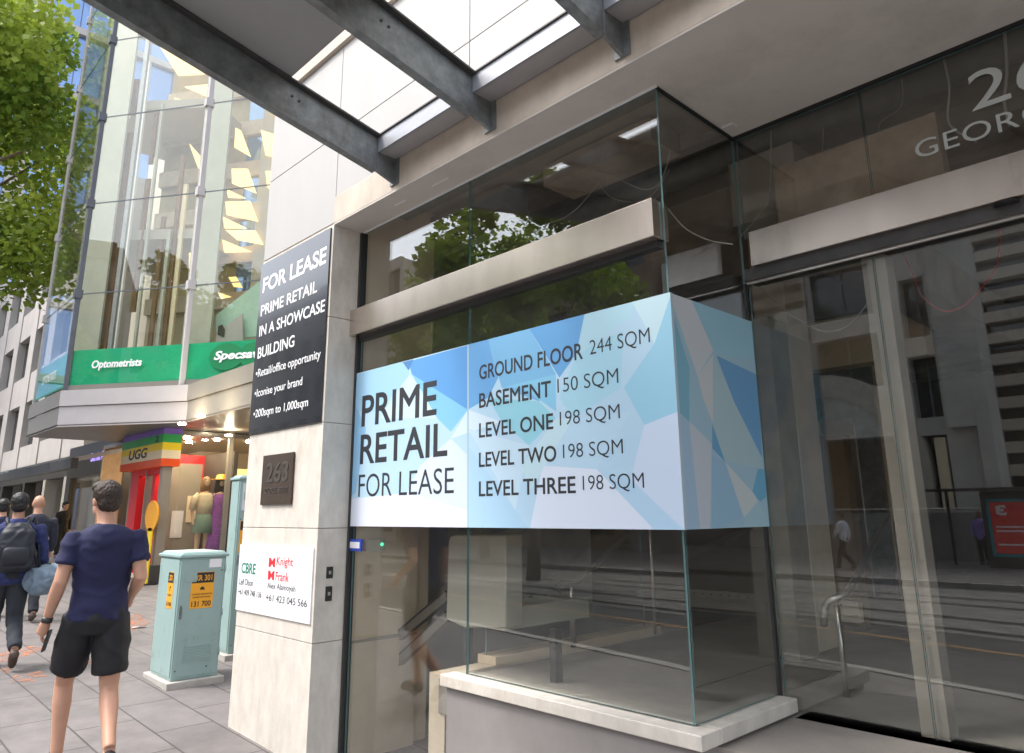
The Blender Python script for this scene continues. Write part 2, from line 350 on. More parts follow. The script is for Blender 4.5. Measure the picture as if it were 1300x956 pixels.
sheet('opposite_pavement',-140,40,-30,-14.05,0,'pave','pavement on the far side of the street',60,4)
sheet('kerb',-140,40,-1.36,-1.2,.012,'kerb','granite kerb stones along the near pavement',90,1)
sheet('kerb',-140,40,-14.06,-13.88,.012,'kerb','granite kerb stones along the far pavement',60,1)
sheet('tram_trackbed',-140,40,-13.3,-5.6,-.112,'trackbed','light paved bed of the tram tracks',90,6)
for y in (-6.1,-7.55,-9.8,-11.25):
    sheet('tram_rail',-140,40,y-.06,y+.06,-.10,'railst','dark groove rail set in the street',90,1)
    sheet('tram_rail',-140,40,y+.14,y+.20,-.10,'railst','dark groove rail set in the street',90,1)
sheet('painted_line',-140,40,-4.45,-4.33,-.115,'lineo','orange painted line beside the tram tracks',90,1)
sheet('painted_line',-140,40,-12.9,-12.8,-.104,'kerb','pale painted line beside the far kerb',90,1)
# kerb faces
for y in (-1.35,-13.9):
    k=MB(); vs=[];fs=[]
    for i in range(91):
        x=-140+2*i; vs+=[(x,y,gz(x,y)+.012),(x,y,gz(x,y)-.3)]
    fs=[(2*i,2*i+2,2*i+3,2*i+1) for i in range(90)]; k.add(vs,fs,'kerb'); tag(k.build('kerb_face'),'upright face of the granite kerb','kerb',None,'structure')

# ------------------------------------------------------------------ our building
B=root('office_building','pale granite office building with glazed corner bay and emptied ground floor','building',(-4.84,2.73,-.3))
XL,XR=-6.09,9.0; SZ=3.765   # left corner, right end, soffit height
def blocks(xs,zs,y0,y1,k,name,gap=.005):
    mb=MB()
    for a,b in zip(xs,xs[1:]):
        for c,d in zip(zs,zs[1:]): mb.box((a+gap/2,y0,c+gap/2),(b-gap/2,y1,d-gap/2),k)
    return mb.build(name,B,bevel=.002)
# pillar (two widths of stone, with the reveal face) and high wall
blocks([XL,-4.84],[-.6,.63,1.41,2.18,3.0,SZ],2.73,3.02,'stone','pillar_stone')
mb=MB(); mb.box((XL+.01,2.745,-.6),(-4.852,3.6,SZ+.2),'joint'); mb.box((XL+.004,3.0,-.6),(XL+.3,9,12),'stonehi'); mb.build('pillar_core',B)
blocks([XL,-4.845,-3.2,-1.55,.1,1.75,3.4,5.05,6.7,XR],[3.775,4.56,5.38],2.735,2.9,'stonehi','upper_wall',.008)
blocks([XL,-4.845,-3.2,-1.55,.1,1.75,3.4,5.05,6.7,XR],[5.50,6.4,7.3,8.2,9.1,10],2.735,2.9,'stonehi','upper_wall',.008)
mb=MB(); mb.box((XL-.012,2.70,5.385),(XR,2.9,5.495),'fascia'); mb.build('string_course',B,bevel=.004)
mb=MB(); mb.box((XL+.02,2.76,SZ+.005),(XR,3.0,10),'joint'); mb.box((XL+.3,3.0,4.7),(XR,3.2,10),'joint'); mb.build('wall_backing',B)
mb=MB(); mb.box((-4.842,2.726,SZ),(XR,2.80,3.995),'fascia'); mb.build('fascia_band',B,bevel=.003)
# soffit: strip over the bay glass, field over the recessed entrance
mb=MB(); mb.box((-4.84,2.728,SZ-.012),(XR,3.0-.006,SZ+.03),'soffit'); mb.box((-1.95,2.994,SZ-.012),(XR,3.83,SZ+.03),'soffit'); mb.build('soffit',B)
mb=MB(); mb.box((-4.83,2.985,SZ-.02),(-1.945,3.0,SZ-.012),'white'); mb.box((-1.96,3.0,SZ-.03),(-1.945,3.82,SZ-.012),'black'); mb.box((-1.95,3.8,SZ-.03),(XR,3.815,SZ-.012),'black'); mb.build('soffit_trim',B)
for (a,b,c) in ((-3.75,2.86,.18),(-4.2,2.86,.14)):
    mb=MB(); mb.box((a,b,SZ-.016),(a+c,b+.012,SZ-.0125),'white'); mb.build('soffit_vent',B)
mb=MB(); p=onZ(925,155,SZ); mb.box((p.x-.05,p.y-.004,SZ-.02),(p.x+.03,p.y+.008,SZ-.0125),'white'); mb.box((p.x+.022,p.y,SZ-.02),(p.x+.03,p.y+.05,SZ-.0125),'white'); mb.build('soffit_bracket',B)
# glass panes
def pane(x0,y0,x1,y1,z0,z1,t=.012,mt='glass',parent=None,name='glass_pane'):
    d=Vector((x1-x0,y1-y0,0)).normalized(); n=Vector((-d.y,d.x,0))*t; a=Vector((x0,y0,0)); b=Vector((x1,y1,0))
    c=[a,b,b+n,a+n]; vs=[(q.x,q.y,z0) for q in c]+[(q.x,q.y,z1) for q in c]
    mb=MB(); mb.add(vs,[(0,1,5,4),(2,3,7,6)],mt); mb.add(vs,[(0,3,2,1),(4,5,6,7),(1,2,6,5),(3,0,4,7)],'glassedge')
    return mb.build(name,parent or B)
G=.004
# bay: door leaf at the left, fixed glass right of it
pane(-4.83,3,-3.5-G,3,3.08,SZ-.02); pane(-3.5+G,3,-1.958,3,3.08,SZ-.02)
pane(-4.80,3,-3.5-G,3,-.3,2.86); pane(-3.5+G,3,-1.958,3,.585,2.86)
pane(-1.95,3.0,-1.95,3.81,.585,SZ-.03)
# entrance glazing
xs=[-1.94,-1.2,.30,1.8,3.3,4.8]
for a,b in zip(xs,xs[1:]): pane(a+G,3.82,b-G,3.82,3.085,SZ-.03)
for a,b in zip([-1.94,-1.24,.30,1.8,3.3],[-1.24,.30,1.8,3.3,4.8]): pane(a+G,3.82,b-G,3.82,-.3,2.80)
# steel bands
def band(x0,x1,y,name='steel_lintel'):
    mb=MB(); mb.box((x0,y-.07,2.87),(x1,y+.07,3.08),'steelband'); return mb.build(name,B,bevel=.004)
band(-4.90,-1.965,2.985); band(-1.86,XR,3.79)
mb=MB(); mb.box((-4.80,2.98,2.835),(-1.99,3.04,2.869),'dark'); mb.build('lintel_channel',B)
mb=MB(); mb.box((-1.92,3.75,2.80),(XR,3.90,2.869),'galvdark'); mb.box((-1.92,3.77,2.785),(XR,3.79,2.80),'stainless'); mb.build('door_track',B)
mb=MB(); mb.tube([(-.62,3.74,2.862),(-.62,3.74,2.85)],.05,'black',16); mb.build('downlight',B)
# mullion + channels
mb=MB(); mb.box((-1.31,3.85,.2),(-1.19,3.97,2.80),'taupe'); mb.build('mullion',B,bevel=.004)
mb=MB(); mb.box((-4.835,2.97,-.3),(-4.812,3.03,SZ-.02),'dark'); mb.build('glazing_channel',B)
mb=MB(); mb.box((-1.962,3.79,.5),(-1.945,3.815,2.80),'dark'); mb.build('glazing_channel',B)
# plinths
mb=MB(); mb.box((-3.63,2.90,.515),(-1.86,3.06,.58),'stone'); mb.box((-1.98,3.062,.515),(-1.86,3.80,.58),'stone'); mb.build('bay_sill',B,bevel=.006)
mb=MB(); mb.box((-3.60,2.93,-.4),(-1.89,3.06,.513),'wallst'); mb.box((-1.98,3.062,-.4),(-1.89,3.80,.513),'wallst'); mb.build('bay_plinth',B,bevel=.004)
mb=MB(); mb.box((-1.86,3.74,-.4),(XR,3.93,.50),'stone'); mb.build('threshold',B,bevel=.006)
mb=MB(); mb.box((-1.86,2.9,-.42),(XR,3.74,-.15),'stone'); mb.box((-1.86,3.2,-.15),(XR,3.74,.0),'stone'); mb.box((-1.86,3.47,0),(XR,3.74,.16),'stone'); mb.build('entrance_step',B,bevel=.006)
# door hardware on the reveal
for (z,h) in ((1.10,.08),(.955,.10)):
    mb=MB(); mb.box((-4.845,2.815,z-h/2),(-4.832,2.865,z+h/2),'dark'); mb.box((-4.833,2.83,z-.012),(-4.829,2.85,z+.012),'stainless'); mb.build('entry_keypad',B,bevel=.003)
# interior: floor, walls, ceiling
mb=MB(); mb.box((-3.85,3.07,.3),(XR,20,.5),'floorint'); mb.build('interior_floor',B)
mb=MB(); mb.box((-4.82,3.03,-.35),(-3.85,9.0,-.3),'floorint')
for i in range(6): mb.box((-4.82,4.3+.3*i,-.3+.13*i),(-3.96,4.6+.3*i+.02,-.17+.13*i),'floorint')
mb.build('stairwell_floor',B)
mb=MB(); mb.box((-3.96,3.08,-.3),(-3.80,5.45,.52),'beigetile'); mb.box((-3.97,3.5,.52),(-3.79,5.4,.575),'beige'); mb.build('stair_upstand',B,bevel=.003)
mb=MB(); mb.box((-4.86,3.03,-.3),(-4.82,3.61,SZ+.6),'beige'); mb.box((-4.815,3.03,.60),(-4.805,3.61,.62),'joint'); mb.box((-4.82,3.035,-.3),(-4.80,3.59,.60),'beigetile'); mb.build('beige_wall',B)
mb=MB(); mb.box((-6.0,3.62,-.3),(-4.86,3.75,5),'beige'); mb.box((-6.0,3.6,-.3),(-5.9,12,5),'brown'); mb.build('stairwell_wall',B)
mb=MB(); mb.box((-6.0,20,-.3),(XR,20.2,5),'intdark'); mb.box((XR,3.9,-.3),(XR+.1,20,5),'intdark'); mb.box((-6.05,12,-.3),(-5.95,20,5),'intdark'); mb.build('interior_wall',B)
mb=MB(); mb.box((-6.0,3.03,4.65),(XR,20.2,4.75),'rawceil'); mb.build('interior_ceiling',B)
for i,y in enumerate((3.55,5.2,7.4,9.6,12)):
    mb=MB(); mb.box((-5.9,y,4.15),(XR,y+.35,4.65),'concrete'); mb.build('ceiling_beam',B)
mb=MB(); mb.box((-2.2,4.2,3.35),(-1.75,16,3.8),'concrete'); mb.build('ceiling_beam',B)
mb=MB(); mb.tube([(-5.5,4.45,4.0),(-.2,4.45,4.0)],.10,'duct',14); mb.build('service_duct',B)
mb=MB(); mb.box((-5.8,3.25,3.98),(-2.1,3.42,4.04),'duct'); mb.box((-5.8,3.25,4.04),(-2.1,3.262,4.12),'duct'); mb.box((-5.8,3.408,4.04),(-2.1,3.42,4.12),'duct'); mb.build('cable_tray',B)
for x in (-5.2,-4.1,-3.0,-2.2,-.9,.6):
    mb=MB(); mb.tube([(x,3.35,3.98),(x,3.35,4.65)],.006,'duct',6); mb.build('hanger_rod',B)
mb=MB(); mb.box((-5.2,3.7,3.9),(-3.9,3.98,4.1),'brown'); mb.build('ceiling_panel',B)
mb=MB(); mb.box((-3.5,3.75,3.95),(-2.5,4.1,4.12),'rawceil'); mb.build('ceiling_panel',B)
# columns, partitions, passenger lift
mb=MB(); mb.box((-2.75,5.1,.5),(-2.45,5.4,2.95),'concrete'); mb.build('interior_column',B)
mb=MB(); a=onY(958,415,5.5); b=onY(1000,420,5.5); mb.box((a.x,5.5,.5),(b.x,5.9,4.2),'beigetile'); mb.build('interior_column',B,bevel=.01)
mb=MB(); mb.box((-5.9,9.6,.5),(-3.2,9.8,3.6),'beige'); mb.build('partition',B)
mb=MB(); mb.box((-4.62,9.5,.5),(-3.3,9.62,3.4),'galv'); mb.build('lift_surround',B)
for x in (-4.42,-3.98):
    mb=MB(); mb.box((x,9.46,.5),(x+.43,9.5,2.65),'stainless'); mb.build('lift_door',B,bevel=.003)
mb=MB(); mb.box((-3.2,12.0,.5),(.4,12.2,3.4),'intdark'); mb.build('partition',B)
mb=MB(); mb.box((-3.5,8.0,3.05),(-2.2,8.25,3.6),'beige'); mb.build('partition',B)
mb=MB(); mb.box((-5.9,6.9,.5),(-2.7,7.05,2.2),'brown'); mb.build('partition',B)
mb=MB(); mb.box((-4.4,6.82,.55),(-2.7,6.9,.72),'beigetile')
for i in range(16): mb.tube([(-4.35+.1*i,6.815,.69),(-4.35+.1*i,6.83,.69)],.008,'black',6)
mb.build('stair_stringer',B)
mb=MB(); mb.box((-1.8,4.0,3.1),(-.9,4.12,3.55),'rawceil'); mb.build('ceiling_panel',B)
# rest of the building behind and above (returns so that it is solid from the side)
mb=MB(); mb.box((XL+.3,9,3.9),(XR,9.1,16),'stonehi'); mb.box((XL,2.9,10),(XR,9.1,16),'stonehi'); mb.build('tower_wall',B)

# ------------------------------------------------------------------ canopy
C=root('street_canopy','galvanised steel beam canopy with grey sheet roof fixed to the stone wall','canopy',(-2,2.73,3.82))
SL=.205
def zb(y): return 3.82+(2.73-y)*SL
Yo=-.2
for i in range(10):
    x=-4.0+1.02*i; mb=MB(); h=.265
    def seg(x0,x1,z0,z1,ya,yb,k):
        mb.hex([(x0,yb,zb(yb)+z0),(x1,yb,zb(yb)+z0),(x1,ya,zb(ya)+z0),(x0,ya,zb(ya)+z0),(x0,yb,zb(yb)+z1),(x1,yb,zb(yb)+z1),(x1,ya,zb(ya)+z1),(x0,ya,zb(ya)+z1)],k)
    seg(x-.006,x+.006,.012,h-.014,2.56,Yo,'galv')
    seg(x-.05,x+.05,h-.014,h,2.56,Yo,'galvdark')
    seg(x-.05,x+.012,0,.012,2.56,Yo,'galv')
    # deeper welded end bracket at the wall
    mb.hex([(x-.012,2.56,zb(2.56)-.002),(x+.012,2.56,zb(2.56)-.002),(x+.012,2.724,3.80),(x-.012,2.724,3.80),(x-.012,2.56,zb(2.56)+h),(x+.012,2.56,zb(2.56)+h),(x+.012,2.724,4.08),(x-.012,2.724,4.08)],'galv')
    mb.box((x-.05,2.712,3.80),(x+.05,2.724,4.08),'galv')
    for dy in (0,.05):
        mb.tube([(x+.005,1.95-dy,zb(1.95)+.16+dy*.3),(x+.014,1.95-dy,zb(1.95)+.16+dy*.3)],.009,'galvdark',8)
    mb.build('beam',C,bevel=.0015)
    if i<9:
        mb=MB(); a,b=x+.014,x+1.006
        mb.box((a,2.57,3.995),(b,2.722,4.01),'greypanel'); mb.box((a,2.562,3.995),(b,2.574,4.115),'gutter'); mb.box((a,2.71,4.01),(b,2.722,4.10),'gutter'); mb.box((a,2.55,4.115),(b,2.59,4.124),'galvdark'); mb.build('gutter',C)
        mb=MB(); y1=1.87; yy=Yo-.15
        mb.hex([(a-.02,yy,zb(yy)+.267),(b+.02,yy,zb(yy)+.267),(b+.02,y1,zb(y1)+.267),(a-.02,y1,zb(y1)+.267),(a-.02,yy,zb(yy)+.30),(b+.02,yy,zb(yy)+.30),(b+.02,y1,zb(y1)+.30),(a-.02,y1,zb(y1)+.30)],'greypanel'); mb.build('roof_sheet',C)

# ------------------------------------------------------------------ the blue banner wrapped round the bay
def banner(o,u,w,h,n,t,base,polys,name,parent):
    """printed vinyl sheet: overlapping flat-coloured facets printed one over the other on one board"""
    off=base_of(parent); o=Vector(o);u=Vector(u);n=Vector(n)
    c4=[o+u*(a*w)+PZ*(b*h) for a,b in ((0,0),(1,0),(1,1),(0,1))]; c5=[q+n*t for q in c4]
    V2=[Vector((0,0)),Vector((1,0)),Vector((1,1)),Vector((0,1))]; F2=[[0,1,2,3]]; C2=[base]
    def clip(P,ax,lim,sg):
        out=[]
        for a,b in zip(P,P[1:]+P[:1]):
            ia=sg*(a[ax]-lim)<=0; ib=sg*(b[ax]-lim)<=0
            if ia: out.append(a)
            if ia!=ib: f=(lim-a[ax])/(b[ax]-a[ax]); out.append((a[0]+(b[0]-a[0])*f,a[1]+(b[1]-a[1])*f))
        return out
    for pl,c in polys:
        P=[((p-o).dot(u)/w,(p-o).z/h) for p in pl]
        for ax,lim,sg in ((0,0,-1),(0,1,1),(1,0,-1),(1,1,1)):
            if P: P=clip(P,ax,lim,sg)
        if len(P)<3: continue
        ar=sum(a[0]*b[1]-b[0]*a[1] for a,b in zip(P,P[1:]+P[:1]))
        if ar<0: P=P[::-1]
        k=len(V2); V2+=[Vector(q) for q in P]; F2.append(list(range(k,k+len(P)))); C2.append(c)
    res=geometry.delaunay_2d_cdt(V2,[],F2,1,1e-5,True); rv,rf,of=res[0],res[2],res[5]
    vs=c4+c5; fs=[(0,1,5,4),(1,2,6,5),(2,3,7,6),(3,0,4,7),(3,2,1,0)]; cs=[(185,200,210)]*5; k=len(vs)
    vs+=[o+u*(v.x*w)+PZ*(v.y*h)+n*t for v in rv]
    for f,ids in zip(rf,of):
        fs.append(tuple(k+q for q in f)); cs.append(C2[max(ids) if len(ids) else 0])
    me=bpy.data.meshes.new(name); me.from_pydata([tuple(v-off) for v in vs],[],fs); ca=me.color_attributes.new('Col','FLOAT_COLOR','CORNER')
    for p in me.polygons:
        c=Vector(lin(cs[p.index])[:3]); c=c.lerp(Vector((.60,.76,.82)),.13)
        for li in p.loop_indices: ca.data[li].color=(c[0]*.88,c[1]*.88,c[2]*.88,1)
    me.materials.append(M['vinyl']); ob=bpy.data.objects.new(name,me); COL.objects.link(ob); ob.parent=parent; return ob
BN=root('lease_banner','large blue polygon print banner PRIME RETAIL FOR LEASE wrapped round the glass bay corner','banner',(-1.95,2.99,1.42))
Z0,Z1=1.422,2.575
FP=[([(205,253),(380,205),(380,395),(215,290)],(66,150,222)),([(380,200),(440,185),(470,300),(440,360),(380,395)],(85,162,225)),([(440,185),(560,155),(640,290),(590,370),(480,330)],(108,180,228)),
([(560,155),(725,108),(700,230),(650,300)],(78,158,222)),([(30,300),(190,250),(210,290),(120,400),(30,400)],(160,210,243)),([(210,290),(300,420),(120,420)],(205,230,248)),([(188,255),(220,246),(206,280)],(40,120,190)),
([(215,290),(380,395),(330,460),(290,420)],(120,195,235)),([(36,350),(80,450),(50,640),(20,660)],(140,195,235)),([(380,395),(480,430),(330,480)],(215,235,248)),([(440,360),(590,370),(640,420),(560,500),(480,430)],(140,208,228)),
([(480,330),(640,290),(640,400),(540,330)],(125,198,235)),([(700,230),(840,160),(830,330),(690,420),(650,360)],(165,216,238)),([(725,105),(885,65),(860,120),(710,230)],(178,222,240)),([(860,70),(985,40),(960,330),(930,200)],(200,232,244)),
([(930,200),(980,50),(1010,400),(900,440),(840,330)],(150,208,236)),([(10,660),(200,640),(380,690),(380,760),(10,760)],(226,231,246)),([(330,480),(380,530),(380,690),(200,640),(240,560)],(214,228,246)),([(380,500),(570,760),(380,760)],(172,212,240)),
([(380,450),(560,500),(520,690)],(198,226,245)),([(560,760),(600,560),(760,570),(940,760)],(222,233,250)),([(600,560),(690,420),(860,400),(760,570)],(186,220,243)),([(760,570),(860,600),(1020,760),(940,760)],(178,214,241)),
([(900,440),(1012,395),(1030,760),(860,600)],(208,224,248)),([(640,420),(690,420),(560,640),(540,560)],(196,228,240)),([(378,200),(383,198),(383,760),(378,760)],(165,195,215))]
SP=[([(20,50),(105,80),(185,265),(130,360),(55,140)],(205,208,210)),([(105,80),(330,160),(335,300),(195,280)],(150,198,216)),([(20,60),(100,330),(100,520),(45,470)],(115,178,200)),([(130,360),(185,280),(185,530),(150,440)],(205,208,208)),
([(190,290),(260,450),(355,650),(360,690),(225,660),(185,530)],(172,200,205)),([(197,285),(345,355),(360,650),(260,450)],(92,155,203)),([(182,530),(228,665),(182,620)],(88,155,198)),([(45,470),(228,665),(180,915),(60,915)],(165,195,218)),
([(100,520),(180,600),(175,915),(140,915)],(200,205,213)),([(228,665),(300,860),(180,915),(180,640)],(150,190,215)),([(228,665),(350,800),(295,865)],(205,212,212)),([(345,690),(375,690),(375,790),(350,810),(325,770)],(95,170,205)),([(300,860),(350,800),(385,893),(290,910)],(165,200,212))]
bf=banner((-4.86,3,Z0),PX,4.86-1.93,Z1-Z0,-PY,.022,(182,217,241),[([onY(430+x/2.321,350+y/2.321,2.977) for x,y in pl],c) for pl,c in FP],'front_panel',BN)
bs=banner((-1.953,2.983,Z0+.001),PY,.83,Z1-Z0-.002,PX,.018,(160,195,210),[([onX(840+x/2.813,350+y/2.813,-1.933) for x,y in pl],c) for pl,c in SP],'side_panel',BN)
ty=2.9776
def bt(s,x0,x1,z0,z1,bold,nm='lettering'): return text(nm,s,bf,'blacktext',(x0,ty,z0),PX,PZ,x1-x0,z1-z0,bold,depth=.0005)
bt('PRIME',-4.715,-3.80,2.15,2.385,.016); bt('RETAIL',-4.715,-3.68,1.87,2.09,.016); bt('FOR LEASE',-4.72,-3.61,1.63,1.795,-.004)
def bl(a,b,x1,xm,z0,z1):
    text('lettering',a,bf,'blacktext',(-3.37,ty,z0),PX,PZ,xm+3.37,z1-z0,.014,depth=.0005)
    text('lettering',b,bf,'blacktext',(xm+.05,ty,z0),PX,PZ,x1-xm-.05,z1-z0,-.008,depth=.0005)
Xf=lambda u:onY(u,500,3).x
bl('GROUND FLOOR','244 SQM',-2.065,Xf(745),2.325,2.42); bl('BASEMENT','150 SQM',-2.275,Xf(703),2.145,2.24)
bl('LEVEL ONE','198 SQM',-2.275,Xf(705),1.96,2.052); bl('LEVEL TWO','198 SQM',-2.265,Xf(708),1.78,1.87); bl('LEVEL THREE','198 SQM',-2.145,Xf(731),1.605,1.695)

# black poster on the pillar
PO=root('lease_poster','tall gloss black poster with white FOR LEASE lettering on the stone pillar','poster',(-5.5,2.72,2.19))
mb=MB(); mb.box((-6.085,2.716,2.185),(-4.868,2.729,3.735),'gloss'); PB=mb.build('board',PO)
def pt(s,x0,x1,z0,z1,bold): text('lettering',s,PB,'whitetext',(x0,2.7155,z0),PX,PZ,x1-x0,z1-z0,bold,depth=.0012)
def pp(u,v): return onY(u,v,2.72)
rows=[('FOR LEASE',334,370,412,318,.022),('PRIME RETAIL',331,404,402,362,.012),('IN A SHOWCASE',329,427,412,386,.012),('BUILDING',328,455,375,433,.012)]
for s_,u0,v0,u1,hh,bo in (('FOR LEASE',334,373,412.5,.145,.022),('PRIME RETAIL',331.5,402,401.5,.10,.012),('IN A SHOWCASE',329.5,428,411,.10,.012),('BUILDING',327.5,456,373,.10,.012),('•Retail/office opportunity',325,483,406,.095,.004),('•Iconise your brand',323.5,508,383,.09,.004),('•200sqm to 1,000sqm',322,534,390.5,.09,.004)):
    a_=pp(u0,v0); b_=pp(u1,v0); pt(s_,a_.x,b_.x,a_.z,a_.z+hh,bo)
# bronze number plaque
PL=root('number_plaque','square bronze plaque with raised house number 263 on the pillar','plaque',(-5.5,2.72,1.59))
mb=MB(); mb.box((-5.765,2.712,1.588),(-5.245,2.729,1.985),'plaque'); PLp=mb.build('plate',PL,bevel=.004)
text('numerals','263',PLp,'plaque2',(-5.68,2.712,1.76),PX,PZ,.37,.16,.01,depth=.004)
text('lettering','GEORGE STREET',PLp,'plaque2',(-5.69,2.712,1.675),PX,PZ,.40,.045,.004,depth=.003)
# agents' board
AG=root('agents_sign','white agents contact sign with green and red logos low on the pillar','sign',(-5.5,2.72,.76))
mb=MB(); mb.box((-6.088,2.719,.757),(-4.872,2.729,1.272),'white'); AB_=mb.build('board',AG)
def at_(s,m_,x0,x1,z0,z1,b=.004,sh=0): text('lettering',s,AB_,m_,(x0,2.7185,z0),PX,PZ,x1-x0,z1-z0,b,sh,depth=.001)
at_('CBRE','greentext',-6.03,-5.77,1.045,1.13,.02); at_('Leif Olson','blacktext',-6.05,-5.80,.955,1.005,0); at_('+61 409 748 136','blacktext',-6.06,-5.64,.878,.922,.003)
at_('Knight','redtext',-5.42,-5.16,1.115,1.195,.006); at_('Frank','redtext',-5.42,-5.21,1.02,1.085,.006)
mb=MB()
for z in (1.115,1.02):
    for a in (0,1):
        X0=-5.55+.055*a
        q=[(X0,2.7180,z),(X0+.05,2.7180,z),(X0+.05,2.7180,z+.068),(X0,2.7180,z+.068)]
        mid=(X0+(.012 if a else .038),2.7180,z+.034)
        if a==0: poly=[q[0],(X0+.03,2.718,z),(X0+.055,2.718,z+.026),(X0+.055,2.718,z+.042),(X0+.03,2.718,z+.068),q[3]]
        else: poly=[(X0+.05,2.718,z),(X0+.05,2.718,z+.068),(X0+.025,2.718,z+.068),(X0,2.718,z+.042),(X0,2.718,z+.026),(X0+.025,2.718,z)]
        mb.prism(poly,(0,.001,0),'redtext')
mb.build('logo',AB_)
at_('Alex Alamoyah','blacktext',-5.55,-5.10,.945,1.0,0); at_('+61 423 045 566','blacktext',-5.56,-4.92,.865,.915,.003)
# door number lettering on the entrance glass
NU=root('door_number','silver house number and street name lettering on the glass above the entrance','lettering',(-.4,3.815,3.24))
text('numerals','263',NU,'silver',(-.70,3.8155,3.385),PX,PZ,.52,.20,.0,depth=.002); text('street_name','GEORGE STREET',NU,'silver',(-.97,3.8155,3.235),PX,PZ,1.27,.095,-.002,depth=.002,space=1.05)
# blue tag and exit light
TG=root('push_button_tag','small blue and white instruction tag on the door glass edge','tag',(-4.8,2.985,1.35))
mb=MB(); a=onY(441,684,2.99); b=onY(459,700,2.99); mb.box((a.x,2.984,b.z),(b.x,2.996,a.z),'bluetag'); mb.build('plate',TG)
mb=MB(); mb.box((a.x+.02,2.982,b.z+.02),(b.x-.02,2.984,a.z-.02),'white'); mb.build('label_panel',TG)
EX=root('emergency_call_box','small grey box with green light on the beige wall inside the door','box',(-4.7,3.3,1.3))
a=onX(466,688,-4.80); mb=MB(); mb.box((-4.802,a.y-.02,a.z-.07),(-4.765,a.y+.14,a.z+.02),'liftcase'); mb.build('case',EX,bevel=.004)
mb=MB(); mb.ball((-4.765,a.y+.11,a.z-.02),.012,'exit',8,6); mb.build('light',EX)

# ------------------------------------------------------------------ platform lift on the stairwell
LI=root('platform_stair_lift','beige inclined platform stair lift folded at the top of its twin rails','stair lift',(-4.1,3.5,.3))
def yp(u,v,y): p=onY(u,v,y); return p
ly=3.42
mb=MB(); pr=[(570,684),(575,679),(640,680),(640,795),(580,797),(567,787)]
pr=[(569,690),(571,681),(578,679),(642,679),(642,797),(588,797),(566,786)]
mb.prism([yp(u,v,ly) for u,v in pr],(0,.16,0),'liftcase'); mb.build('casing',LI,bevel=.012)
mb=MB(); a=yp(642,768,ly+.05); b=yp(760,800,ly+.05)
mb.box((a.x,ly+.03,a.z-.16),(-3.99,ly+.9,a.z-.02),'liftcase')
PFm=mb.build('platform',LI,bevel=.006)
for k_ in range(5):
    mb=MB(); y=ly+.12+.16*k_; mb.box((-3.988,y,a.z-.035),(-3.975,y+.03,a.z-.01),'dark'); mb.build('hinge',PFm)
for s_ in (0,1):
    mb=MB(); off=s_*26
    p1=yp(566,757+off,ly+.02); p0=yp(477,832+off*1.3,ly+.02)
    d=(p1-p0).normalized(); n=Vector((-d.z,0,d.x))*(.030)
    mb.prism([p0-n,p1-n,p1+n,p0+n],(0,.05,0),'rail' if s_ else 'rail'); 
    mb.prism([p0+n,p1+n,p1+n*1.5,p0+n*1.5],(0,.06,0),'dark'); mb.build('rail',LI,bevel=.003)
mb=MB(); p0=yp(474,829,ly); p1=yp(500,868,ly); d=(p1-p0).normalized(); n=Vector((-d.z,0,d.x))*.01; mb.prism([p0-n,p1-n,p1+n,p0+n],(0,.07,0),'dark'); mb.build('rail_end',LI)
for u in (590,700):
    p=yp(u,797,ly+.08); mb=MB(); mb.box((p.x,ly+.06,-.3),(p.x+.05,ly+.12,p.z),'dark'); mb.build('leg',LI)
# handrails inside
HR=root('stainless_handrail','slim stainless handrail with posts rising beside the interior stair','handrail',(-2.2,5,.5))
def tb(name,pts,r,k,par,seg=12):
    mb=MB(); mb.tube(pts,r,k,seg); return mb.build(name,par)
p1=onZ(1075,885,.5); top1=onX(1063,768,p1.x)
tb('post',[(p1.x,p1.y,.5),(p1.x,p1.y,top1.z)],.014,'stainless',HR)
p2=onZ(1157,825,.5); h2=onY(1134,660,p2.y).z; tb('post',[(p2.x,p2.y,.5),(p2.x,p2.y,h2)],.014,'stainless',HR)
a=onY(1046,795,p1.y); b=onY(1047,772,p1.y); c=onY(1060,760,p1.y); d=onY(1076,752,p1.y+.1); e=onY(1128,655,p2.y)
tb('rail',[a,(a*.3+b*.7),b,(b+c)/2+Vector((-.01,0,.01)),c,d,e],.02,'stainless',HR)
HR2=root('short_handrail','short stainless handrail post pair behind the bay glass','handrail',(-4,4.5,.5))
tb('post',[onZ(728,822,.55),onZ(728,822,.55)+PZ*.42],.02,'stainless',HR2); q=onZ(728,822,.55)+PZ*.42; tb('rail',[q+Vector((-.14,0,-.04)),q+Vector((-.13,0,.0)),q+Vector((-.09,0,.03)),q+Vector((0,.05,.03)),q+Vector((.0,.9,.45))],.018,'rail',HR2)
tb('post',[onZ(832,806,.57),onZ(832,806,.57)+PZ*.85],.012,'stainless',HR2)
GB=root('glass_screen','clear glass screen panel standing behind the corner bay','glass screen',(-2.4,4.2,.5))
pane(-2.55,3.95,-2.55,5.3,.5,1.75,mt='glass',parent=GB)
GB2=root('glass_screen','clear frameless glass screen beside the stair upstand under the banner','glass screen',(-3.9,4.2,.5)); pane(-3.88,3.5,-3.88,5.3,.575,1.5,mt='glass',parent=GB2)
